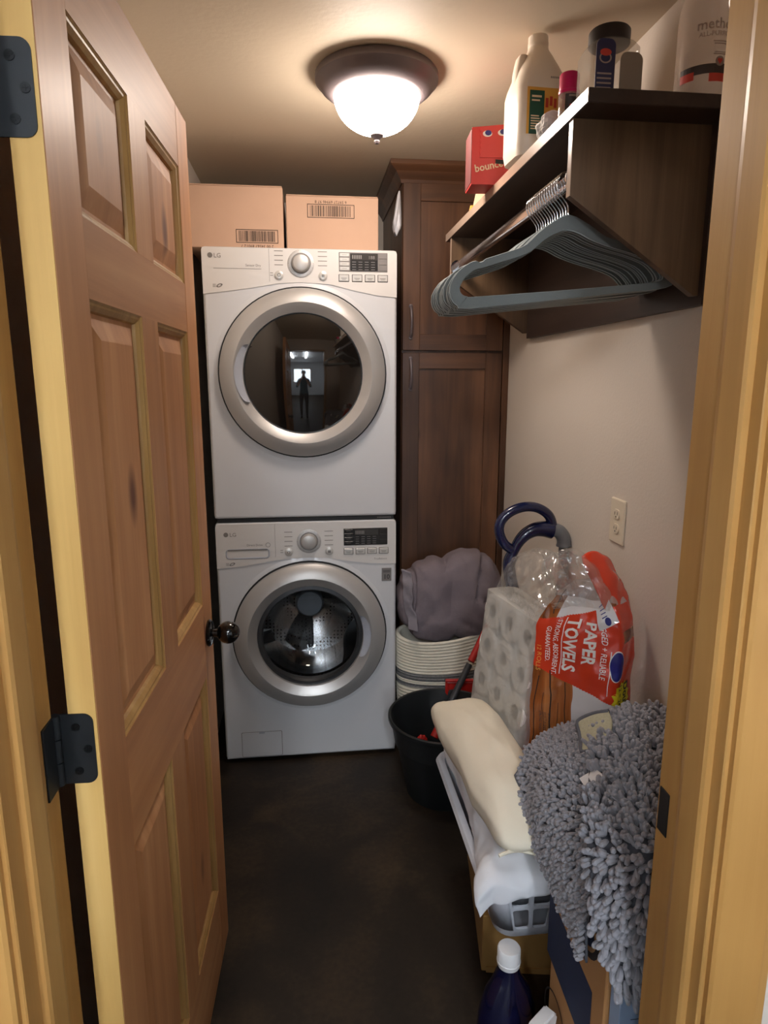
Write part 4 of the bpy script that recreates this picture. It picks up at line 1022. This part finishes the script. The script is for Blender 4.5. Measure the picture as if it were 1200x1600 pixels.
# ================================================================== paper towel pack (printed film around rolls)
tw = thing('paper_towel_pack', 'red and wood-print plastic pack of paper towels leaning by the right wall', 'paper towels', (.560, 1.535, .470))
PB = [Vector((0, 0)), Vector((.172, -.135)), Vector((.243, -.078)), Vector((.140, .030))]
def dens(P, n):
    out = []
    for i in range(len(P)):
        for k in range(n[i]): out.append(P[i].lerp(P[(i+1) % len(P)], k/n[i]))
    return out
base = dens(PB, (200, 80, 40, 50))
for _ in range(70): base = [(base[i-1]+base[i]*2+base[(i+1) % len(base)])/4 for i in range(len(base))]
cen = Vector((.137, -.045)); NP = len(base)
NZ = 300
def prof(h):  # scale, shift x, shift y at normalised height
    s = 1.0-.04*abs(h-.45)-max(0, (h-.72)/.28)**2.2*.62
    return s, .03*max(0, h-.6), .02*max(0, h-.6)
GH = .555; PG = []
for j in range(NZ+1):
    h = j/NZ; s, sx, sy = prof(h); L = []
    for i in range(NP):
        d = (base[i]-cen)*s; t_ = i/NP
        v = Vector((cen.x+d.x+sx, cen.y+d.y+sy, h*GH))
        amp = .006+.008*max(0, h-.6)
        v += (noise.noise_vector(v*13)*.9+noise.noise_vector(v*34)*.35)*amp
        L.append(v)
    PG.append(L)
arc = [0.0]
for i in range(1, NP): arc.append(arc[-1]+(base[i]-base[i-1]).length)
def pack_mat(t, z):   # t: metres along the front from its left edge; z: height above the pack's foot
    zr0 = .325-.06*(t/.22) if t < .222 else .270        # lower edge of red band
    zr1 = .450+.06*(t/.22)
    if t > .36: return 0
    if t < .225:
        if z < zr0: return 2 if t < .108 else 1
        if z < zr1: return 0
        if z > .515: return 3
        return 2 if t < .045 else (1 if t < .175 else 2)
    if z < .245: return 1
    if z < .420: return 0
    if z < .450: return 2
    return 0 if z < .51 else 3
bm = NB(); V = [[bm.verts.new(p) for p in L] for L in PG]
for j in range(NZ):
    for i in range(NP):
        k = (i+1) % NP; f = bm.faces.new((V[j][i], V[j][k], V[j+1][k], V[j+1][i])); f.material_index = pack_mat(arc[i], (j+.5)/NZ*GH)
bm.faces.new(V[0]); f = bm.faces.new(V[-1]); f.material_index = 3
M_['filmtop'] = film('pack_clear_top', haze=.42, gloss=.14, hazec=(236, 226, 222))
obj('printed_wrap', bm, ['packred', 'packwhite', 'packwood', 'filmtop'], tw, smooth=True)
def S(t, z, off=.0015):
    t = max(0.0, min(t, arc[-1]-1e-4)); i = 0
    import bisect
    i = max(0, min(NP-2, bisect.bisect_right(arc, t)-1)); a = (t-arc[i])/(arc[i+1]-arc[i]+1e-9)
    h = max(0, min(.9999, z/GH))*NZ; j = int(h); b = h-j
    p00, p10, p01, p11 = PG[j][i], PG[j][i+1], PG[j+1][i], PG[j+1][i+1]
    p = p00.lerp(p10, a).lerp(p01.lerp(p11, a), b); nrm = (p10-p00).cross(p01-p00).normalized()
    return p+nrm*off
def packtext(bm, s, size, t, z, bold=.0, stretch=1.0, off=.0018):
    """reads downwards, letter tops to the right"""
    text_bm(bm, s, size, None, 'LEFT', bold, 0, lambda v: S(t+v.y, z-v.x*stretch, off))
def packpatch(bm, pts, n=14, off=.0016):
    """filled patch: fan of concentric rings so it follows the surface"""
    if len(pts) < 12: pts = [(pts[i][0]+(pts[(i+1) % len(pts)][0]-pts[i][0])*k/8, pts[i][1]+(pts[(i+1) % len(pts)][1]-pts[i][1])*k/8) for i in range(len(pts)) for k in range(8)]
    cx = sum(p[0] for p in pts)/len(pts); cz = sum(p[1] for p in pts)/len(pts)
    ls = [[S(cx+(a-cx)*k/6, cz+(b-cz)*k/6, off) for a, b in pts] for k in (.05, 1, 2, 3, 4, 5, 6)]
    loops(bm, ls, True)
bm = NB()
packtext(bm, 'PAPER', .043, .128, .462, .03, .88); packtext(bm, 'TOWELS', .043, .082, .466, .03, .82)
packtext(bm, 'RUGGED + RELIABLE', .020, .170, .480, .01, .84); packtext(bm, 'STRONG, ABSORBENT.', .0175, .056, .460, .01, .82); packtext(bm, 'GUARANTEED.', .0175, .036, .438, .01, .82)
for t_, z0, z1 in ((.0755, .318, .466), (.192, .290, .40)):
    loops(bm, [[S(t_, z0+(z1-z0)*k/14, .0018) for k in range(15)], [S(t_+.0022, z0+(z1-z0)*k/14, .0018) for k in range(15)]], False)
obj('lettering', bm, 'txtwhite', tw)
bm = NB(); packpatch(bm, [(.210+.017*cos(2*pi*k/28), .365+.036*sin(2*pi*k/28)) for k in range(28)], off=.0022); obj('oval_emblem', bm, 'txtblue', tw)
bm = NB(); packpatch(bm, [(.210+.0192*cos(2*pi*k/28), .365+.039*sin(2*pi*k/28)) for k in range(28)], off=.0017); obj('oval_border', bm, 'txtwhite', tw)
bm = NB(); packpatch(bm, [(.240+(.036 if k % 2 else .029)*cos(2*pi*k/24), (.282)+(.042 if k % 2 else .034)*sin(2*pi*k/24)) for k in range(24)]); st_ = obj('star_flash', bm, 'yellow', tw)
bm = NB(); packtext(bm, 'Double', .030, .244, .318, .03, .9, .0024); packtext(bm, '12 = 24', .019, .222, .318, .01, .9, .0024); obj('lettering', bm, 'printd', st_)
bm = NB()
for t0, t1, zt, w in ((.020, .010, .30, .0012), (.054, .060, .32, .0016), (.090, .100, .30, .0009), (.038, .042, .26, .0006), (.074, .076, .24, .0006), (.020, .034, .53, .0016)):
    z0_ = .0 if zt < .4 else .47
    loops(bm, [[S(t0+(t1-t0)*k/16+.0012*sin(k*.7+t0*90)+d, z0_+(zt-z0_)*(1-k/16), .0012) for k in range(17)] for d in (-w, w)], False)
obj('plank_seams', bm, 'ink', tw, kind='stuff')
bm = NB()
for r_ in range(3): packtext(bm, ('STRONG WHEN WET AND DRY', 'SELECT-A-SHEET SIZE', 'GUARANTEED ABSORBENT')[r_], .0095, .030+.011*r_, .205, 0, .8)
obj('lettering', bm, 'printd', tw)
bm = NB(); packtext(bm, '12 ROLLS', .018, .012, .380, .0, .9); obj('lettering', bm, 'orange', tw)
bm = NB(); packtext(bm, 'SELECT-A-SHEET', .0155, .126, .208, .0, .85); obj('lettering', bm, 'greentxt', tw)
bm = NB()
for a in (((.140, .215), (.185, .205)), ((.185, .205), (.185, .165)), ((.185, .165), (.140, .170)), ((.140, .170), (.140, .215)), ((.140, .170), (.125, .150)), ((.140, .150), (.170, .150))):
    (t0, z0), (t1, z1) = a; d = Vector((z1-z0, t0-t1)).normalized()*.0008
    loops(bm, [[S(t0+(t1-t0)*k/8+d.x, z0+(z1-z0)*k/8+d.y, .0018) for k in range(9)], [S(t0+(t1-t0)*k/8-d.x, z0+(z1-z0)*k/8-d.y, .0018) for k in range(9)]], False)
obj('line_drawing', bm, 'printd', tw)
bm = NB(); packpatch(bm, [(.195, .530), (.150, .500), (.166, .445), (.214, .475)], off=.003); wl = obj('paper_insert', bm, 'packwhite', tw)
bm = NB(); packpatch(bm, [(.190+.008*cos(2*pi*k/16), .472+.008*sin(2*pi*k/16)) for k in range(16)], off=.0036)
for k in range(4): packpatch(bm, [(.164+.004*k, .498-.008*k), (.176+.004*k, .506-.008*k), (.175+.004*k, .508-.008*k), (.163+.004*k, .500-.008*k)], off=.0036)
obj('insert_print', bm, 'txtblue', wl)
# clear gathered top
G = [[(.05, -.02, .48), (.09, -.07, .50), (.15, -.10, .50), (.21, -.07, .49)], [(.03, .0, .54), (.06, -.05, .57), (.12, -.08, .58), (.18, -.06, .55)], [(.03, .02, .585), (.05, -.01, .615), (.09, -.03, .63), (.14, -.03, .60)], [(.05, .05, .575), (.08, .03, .600), (.11, .01, .615), (.15, .01, .59)], [(.09, .05, .49), (.12, .04, .51), (.15, .03, .52), (.18, .02, .49)]]
sm = catgrid(G, 12)
for r_ in sm:
    for k, v in enumerate(r_): r_[k] = crinkle(v, 32, .008)
bm = NB(); gridmesh(bm, sm); obj('clear_top', bm, 'film', tw, smooth=True)
G = [[(.150, -.105, .470), (.190, -.095, .480), (.235, -.06, .465)], [(.135, -.09, .525), (.180, -.080, .540), (.23, -.05, .515)], [(.115, -.06, .580), (.160, -.050, .600), (.205, -.03, .575)], [(.110, -.03, .615), (.150, -.02, .630), (.185, -.01, .605)]]
sm = catgrid(G, 6)
for r_ in sm:
    for k, v in enumerate(r_): r_[k] = v+noise.noise_vector(v*30)*.008
bm = NB(); gridmesh(bm, sm); rf = obj('folded_red_end', bm, 'packred', tw, smooth=True); mods(rf, ('SOLIDIFY', dict(thickness=.002)))

# ================================================================== moving box, pale blue box, chenille mat, bottles
mv = thing('moving_box', 'large cardboard moving box with navy print under the grey mat', 'box', (.49, .90, 0))
BW, BD, BH = .32, .235, .70
obj('carton', B(0, BW, 0, BD, 0, BH-.004, bev=.003, seg=1), 'card3', mv)
for s in (0, 1): obj('flap', B(.002, BW-.002, .002+s*BD/2, BD/2-.002+s*BD/2, BH-.004, BH, bev=.001, seg=1), 'card3', mv)
bm = NB()
def side(bm, pts):   # polygon on the left face: (y, z)
    f = bm.faces.new([bm.verts.new((-.0006, y, z)) for y, z in pts])
side(bm, [(.255, .455), (.045, .430), (.045, .285), (.255, .315)][::1])
pb_ = obj('printed_band', bm, 'navy', mv)
bm = NB()
for k in range(24):
    a = 2*pi*k/24; b = 2*pi*(k+1)/24
    for r_, w, cy, cz in ((.055, .012, .085, .535), (.055, .004, .20, .20)):
        f = bm.faces.new([bm.verts.new((-.0007, cy+q*cos(t), cz+q*sin(t))) for q, t in ((r_, a), (r_, b), (r_-w, b), (r_-w, a))])
obj('round_print', bm, 'ink', mv)
bm = NB(); lathe(bm, [(.034, -.0007), (.0001, -.0007)], .085, .535, 24, 'X', False, False); obj('round_print', bm, 'navy', mv)
bb = thing('product_box', 'pale blue printed box standing against the front of the moving box', 'box', (.497, .862, 0))
obj('carton', B(0, .30, 0, .034, 0, .505, bev=.0015, seg=1), 'paleblue', bb)
bm = NB(); fronttext(bm, 'Easy, Comfortable', .030, .030, -.0008, .425, 'LEFT', .0); rect_y(bm, .02, .26, .462, .4635, -.0008); obj('lettering', bm, 'navy', bb)
# chenille bath mat draped over box and pillow
mt = thing('chenille_bath_mat', 'grey chenille bath mat draped over the moving box and pillow', 'bath mat', (.49, .90, .70))
O_ = Vector((.49, .90, .70))
L1 = [[(.458, 1.318, .628), (.53, 1.405, .640), (.625, 1.455, .655), (.70, 1.44, .67)],
      [(.462, 1.262, .592), (.510, 1.290, .672), (.61, 1.345, .690), (.70, 1.33, .71)],
      [(.466, 1.175, .552), (.478, 1.165, .690), (.57, 1.175, .728), (.70, 1.22, .722)],
      [(.470, 1.080, .530), (.470, 1.080, .670), (.53, 1.085, .728), (.70, 1.10, .718)],
      [(.472, 1.000, .512), (.472, 1.00, .65), (.52, 1.00, .722), (.70, 1.01, .718)],
      [(.473, .945, .495), (.476, .95, .60), (.52, .95, .718), (.70, .95, .718)]]
L2 = [[(.640, 1.325, .740), (.70, 1.330, .755), (.76, 1.330, .762), (.808, 1.32, .768)],
      [(.592, 1.235, .752), (.67, 1.255, .765), (.74, 1.26, .770), (.808, 1.25, .770)],
      [(.535, 1.110, .748), (.63, 1.13, .765), (.72, 1.13, .765), (.808, 1.12, .765)],
      [(.482, 1.000, .735), (.58, .99, .756), (.70, .99, .752), (.808, .99, .752)],
      [(.462, .935, .700), (.545, .905, .745), (.68, .905, .742), (.808, .905, .742)],
      [(.458, .895, .625), (.530, .848, .690), (.67, .848, .700), (.808, .848, .700)],
      [(.466, .862, .590), (.525, .838, .620), (.66, .838, .620), (.808, .838, .620)],
      [(.478, .848, .536), (.525, .838, .530), (.66, .838, .535), (.808, .838, .535)]]
bmB = NB(); bmN = NB()
def nub(p, d, ln, r):
    d = d.normalized(); a = d.orthogonal().normalized(); b = d.cross(a); n = 6
    ls = []
    for s, k in ((0, .75), (.35, 1.0), (.75, 1.0), (.93, .72)):
        ls.append([p+d*ln*s+(a*cos(2*pi*i/n)+b*sin(2*pi*i/n))*r*k for i in range(n)])
    V = loops(bmN, ls, True); t = bmN.verts.new(p+d*ln*1.02)
    for i in range(n): bmN.faces.new((V[-1][i], V[-1][(i+1) % n], t))
rn = random.Random(11)
for Lg, ln, r, sp in ((L1, .014, .0042, .0080), (L2, .023, .0052, .0094)):
    Lg = [[Vector(p)-O_ for p in r_] for r_ in Lg]
    G = catgrid(Lg, 8); gridmesh(bmB, G)
    nu, nv = len(G)-1, len(G[0])-1
    for i in range(nu):
        for j in range(nv):
            a, b, c, d = G[i][j], G[i][j+1], G[i+1][j], G[i+1][j+1]
            ar = ((b-a).cross(c-a)).length; q = ar/(sp*sp); cnt = int(q)+(rn.random() < q-int(q))
            nr = (b-a).cross(c-a).normalized()
            if nr.z < -.15 or (abs(nr.z) <= .15 and (nr.x > 0 or nr.y > .5)): nr = -nr
            for _ in range(cnt):
                u, v = rn.random(), rn.random(); p = a.lerp(b, u).lerp(c.lerp(d, u), v)
                if (p-Vector((.095, .355, .050))).length > .040 and (p-Vector((.048, .205, .04))).length > .024:
                    dd = nr*.8+Vector((rn.uniform(-.3, .3), rn.uniform(-.3, .3), rn.uniform(-.62, -.25)))
                    nub(p+nr*.002, dd, ln*rn.uniform(.8, 1.2), r*rn.uniform(.85, 1.1))
bk = obj('mat_backing', bmB, 'chenback', mt, smooth=True); mods(bk, ('SOLIDIFY', dict(thickness=.004, offset=-1)))
obj('chenille_pile', bmN, 'chen', mt, smooth=True, kind='stuff')
# turned-up corner with the latex back, bound edge, and care tag
G = [[(.612, 1.335, .735), (.640, 1.32, .760), (.665, 1.30, .775)], [(.606, 1.310, .722), (.632, 1.290, .748), (.66, 1.27, .765)], [(.600, 1.285, .712), (.622, 1.262, .735), (.645, 1.245, .752)], [(.592, 1.262, .705), (.610, 1.240, .722), (.625, 1.222, .735)]]
G = [[Vector(p)-O_+Vector((-.016, -.030, .022)) for p in r_] for r_ in G]
bm = NB(); gridmesh(bm, catgrid(G, 4)); tc_ = obj('turned_corner', bm, 'latex', mt, smooth=True, label='pale latex backing of the turned corner'); mods(tc_, ('SOLIDIFY', dict(thickness=.003)))
obj('bound_edge', tube(NB(), catmull([G[0][2], G[0][1], G[0][0], G[1][0], G[2][0], G[3][0], G[3][1], G[3][2]], 4), .0055, 8), 'chenback', mt, smooth=True)
G = [[Vector((.548, 1.160, .700))-O_, Vector((.578, 1.155, .722))-O_], [Vector((.546, 1.120, .702))-O_, Vector((.575, 1.112, .735))-O_]]
G = [[p+Vector((-.022, -.030, .034)) for p in r_] for r_ in G]
bm = NB(); gridmesh(bm, G); tg = obj('care_tag', bm, 'capw', mt, label='white care tag'); mods(tg, ('SOLIDIFY', dict(thickness=.001)))
# dark blue detergent bottle
db = thing('detergent_bottle', 'dark navy detergent bottle with a white cap on the floor by the boxes', 'bottle', (.405, 1.155, 0), R(12))
def ov(w, d, z, n=36, ox=0): return [(ox+w*cos(2*pi*i/n), d*sin(2*pi*i/n), z) for i in range(n)]
bm = NB(); loops(bm, [ov(.050, .036, .001), ov(.060, .044, .006), ov(.066, .047, .06), ov(.068, .048, .13), ov(.064, .045, .18), ov(.050, .038, .225), ov(.032, .029, .255), ov(.024, .024, .275), ov(.0225, .0225, .29)], True, True, True); obj('bottle_body', bm, 'navyb', db, smooth=True)
bm = NB(); loops(bm, [circ(0, 0, .0235, .289, 30), circ(0, 0, .0245, .292, 30), circ(0, 0, .0255, .300, 30), circ(0, 0, .0245, .301, 30), circ(0, 0, .0245, .328, 30), circ(0, 0, .0225, .331, 30)], True, True, True); obj('cap', bm, 'capw', db, smooth=True)
bm = NB(); ls = []
for j in range(9):
    z = .03+.115*j/8; w = .6*math.sqrt(max(.02, 1-((j-4)/4.2)**2)); s = .0685+.0002*j
    ls.append([((.0675+.001)*sin(w*(i/8-.5)*2)-.004, -(.0475+.0015)*cos(w*(i/8-.5)*2), z) for i in range(9)])
loops(bm, ls, False); lb = obj('label', bm, 'label', db, smooth=True)
bm = NB(); 
def fmx(v):
    a = (v.x-.004)/.066; return Vector((.0695*sin(a)-.004, -.0496*cos(a), .065+v.y))
for k, (a, b) in enumerate(((-.028, .026), (-.024, .020), (-.018, .022))):
    loops(bm, [[fmx(Vector((a+(b-a)*i/8, .024*k+dz))) for i in range(9)] for dz in (0, .010)], False)
obj('label_print', bm, 'greytext', lb, kind='stuff')
# spray bottle with white trigger head
sp = thing('spray_bottle', 'spray bottle with a white trigger head and red nozzle beside the navy bottle', 'spray bottle', (.447, 1.052, 0), R(35))
bm = NB(); lathe(bm, [(.030, 0), (.034, .004), (.034, .12), (.030, .15), (.016, .185), (.013, .20)], n=28); obj('bottle_body', bm, 'navyb', sp, smooth=True)
bm = NB(); lathe(bm, [(.0165, .195), (.0175, .198), (.0175, .216), (.013, .221), (.013, .234)], n=24); hd = obj('collar', bm, 'capw', sp, smooth=True)
bm = prism(NB(), [(-.045, .238), (-.045, .256), (-.030, .266), (.020, .268), (.030, .255), (.026, .236), (.010, .230), (-.020, .232)], 'Y', -.013, .013); bmesh.ops.bevel(bm, geom=list(bm.edges), offset=.003, segments=2, affect='EDGES'); hd = obj('spray_head', bm, 'capw', sp)
bm = tube(NB(), catmull([(-.020, 0, .236), (-.030, 0, .222), (-.034, 0, .205), (-.042, 0, .192)], 4), [.006]*13, 8); obj('trigger', bm, 'capw', hd, smooth=True)
obj('nozzle', lathe(NB(), [(.010, -.058), (.0115, -.056), (.0115, -.045)], 0, .247, 18, 'X'), 'red', hd, smooth=True)

# ================================================================== hall behind the camera (seen in the dryer's glass)
for k, x in enumerate((-.55, .15)):
    f_ = thing('ceiling_strip_light', ('left', 'right')[k]+' fluorescent strip light on the hall ceiling', 'ceiling light', (x, -1.6, 2.5))
    obj('housing', prism(NB(), [(-.06, 0), (.06, 0), (.045, -.03), (-.045, -.03)], 'Y', -.62, .62), 'white', f_)
    for s in (-.025, .025): obj('tube', lathe(NB(), [(.0125, -.6), (.0125, .6)], s, -.045, 12, 'Y'), 'tube', f_, smooth=True)

# the photographer, reflected in the dryer's glass
def figure():
    V = []; E = []
    def v(p, r, par=None):
        V.append((p, r)); k = len(V)-1
        if par is not None: E.append((par, k))
        return k
    Y = -.40
    pel = v((0, Y, .95), (.150, .105)); wa = v((0, Y, 1.08), (.132, .095), pel); ch = v((0, Y, 1.26), (.150, .110), wa); nb = v((0, Y, 1.385), (.09, .075), ch)
    nk = v((0, Y+.015, 1.455), (.050, .052), nb); hd = v((0, Y+.03, 1.545), (.072, .088), nk); ht = v((0, Y+.03, 1.625), (.070, .085), hd); v((0, Y+.02, 1.672), (.04, .05), ht)
    for s in (-1, 1):
        sh = v((s*.165, Y, 1.365), (.056, .056), nb); el = v((s*.235, Y+.10, 1.135), (.041, .041), sh); wr = v((s*.085, Y+.315, 1.405), (.027, .024), el)
        pm = v((s*.060, Y+.350, 1.445), (.030, .020), wr)
        for k in range(4):
            z = 1.425+.020*k; L = (.85, 1.0, .95, .75)[k]
            f1 = v((s*.050, Y+.385, z), .0095, pm); v((s*(.050-.022*L), Y+.393, z+.004), .0085, f1)
        t1 = v((s*.045, Y+.350, 1.490), .011, pm); v((s*.025, Y+.358, 1.510), .010, t1)
        hp = v((s*.088, Y, .88), (.088, .09), pel); kn = v((s*.098, Y+.012, .49), (.056, .06), hp); an = v((s*.10, Y, .09), (.037, .042), kn); he = v((s*.10, Y+.04, .042), (.038, .042), an); v((s*.108, Y+.16, .034), (.036, .034), he)
    me = bpy.data.meshes.new('person'); me.from_pydata([p for p, r in V], E, [])
    o = bpy.data.objects.new('person', me); COL.objects.link(o)
    md = o.modifiers.new('skin', 'SKIN'); sk = me.skin_vertices[0].data
    for k, (p, r) in enumerate(V): sk[k].radius = r if isinstance(r, tuple) else (r, r)
    sk[0].use_root = True
    sb = o.modifiers.new('sub', 'SUBSURF'); sb.levels = 2; sb.render_levels = 2
    dg = bpy.context.evaluated_depsgraph_get(); m2 = bpy.data.meshes.new_from_object(o.evaluated_get(dg))
    bpy.data.objects.remove(o)
    for q in m2.vertices:      # nose and brow
        d = (q.co-Vector((0, Y+.125, 1.555))).length
        if q.co.y > Y+.07 and d < .035: q.co.y += .022*(1-d/.035)
    m2.materials.clear()
    for n_ in ('shirt', 'jeans', 'skin'): m2.materials.append(M_[n_])
    for p in m2.polygons:
        c = p.center; p.use_smooth = True
        p.material_index = 2 if (c.z > 1.425 and abs(c.x) < .09 and c.y < Y+.2) or c.y > Y+.17 and c.z > .5 else (0 if c.z > .90 else 1)
    o = bpy.data.objects.new('person', m2); COL.objects.link(o)
    tag(o, 'person in teal shirt and jeans holding a phone, reflected in the dryer door', 'person')
    bm = superell(NB(), (0, Y+.012, 1.615), (.088, .104, .088), 1, 20, 12)
    bmesh.ops.delete(bm, geom=[q for q in bm.verts if q.co.y > Y+.07 and q.co.z < 1.635 or q.co.z < 1.55], context='VERTS'); obj('hair', bm, 'hair', o, smooth=True)
    for s in (-1, 1): obj('eye', superell(NB(), (s*.031, Y+.112, 1.572), (.011, .008, .008), 1, 10, 6), 'printd', o, smooth=True)
    obj('mouth', superell(NB(), (0, Y+.116, 1.505), (.022, .006, .005), 1, 10, 6), 'redlabel', o, smooth=True)
    tag(obj('phone', B(-.038, .038, -.030, -.018, 1.425, 1.580, bev=.003), 'blackcap'), 'black phone held up in both hands by the person', 'phone')
figure()
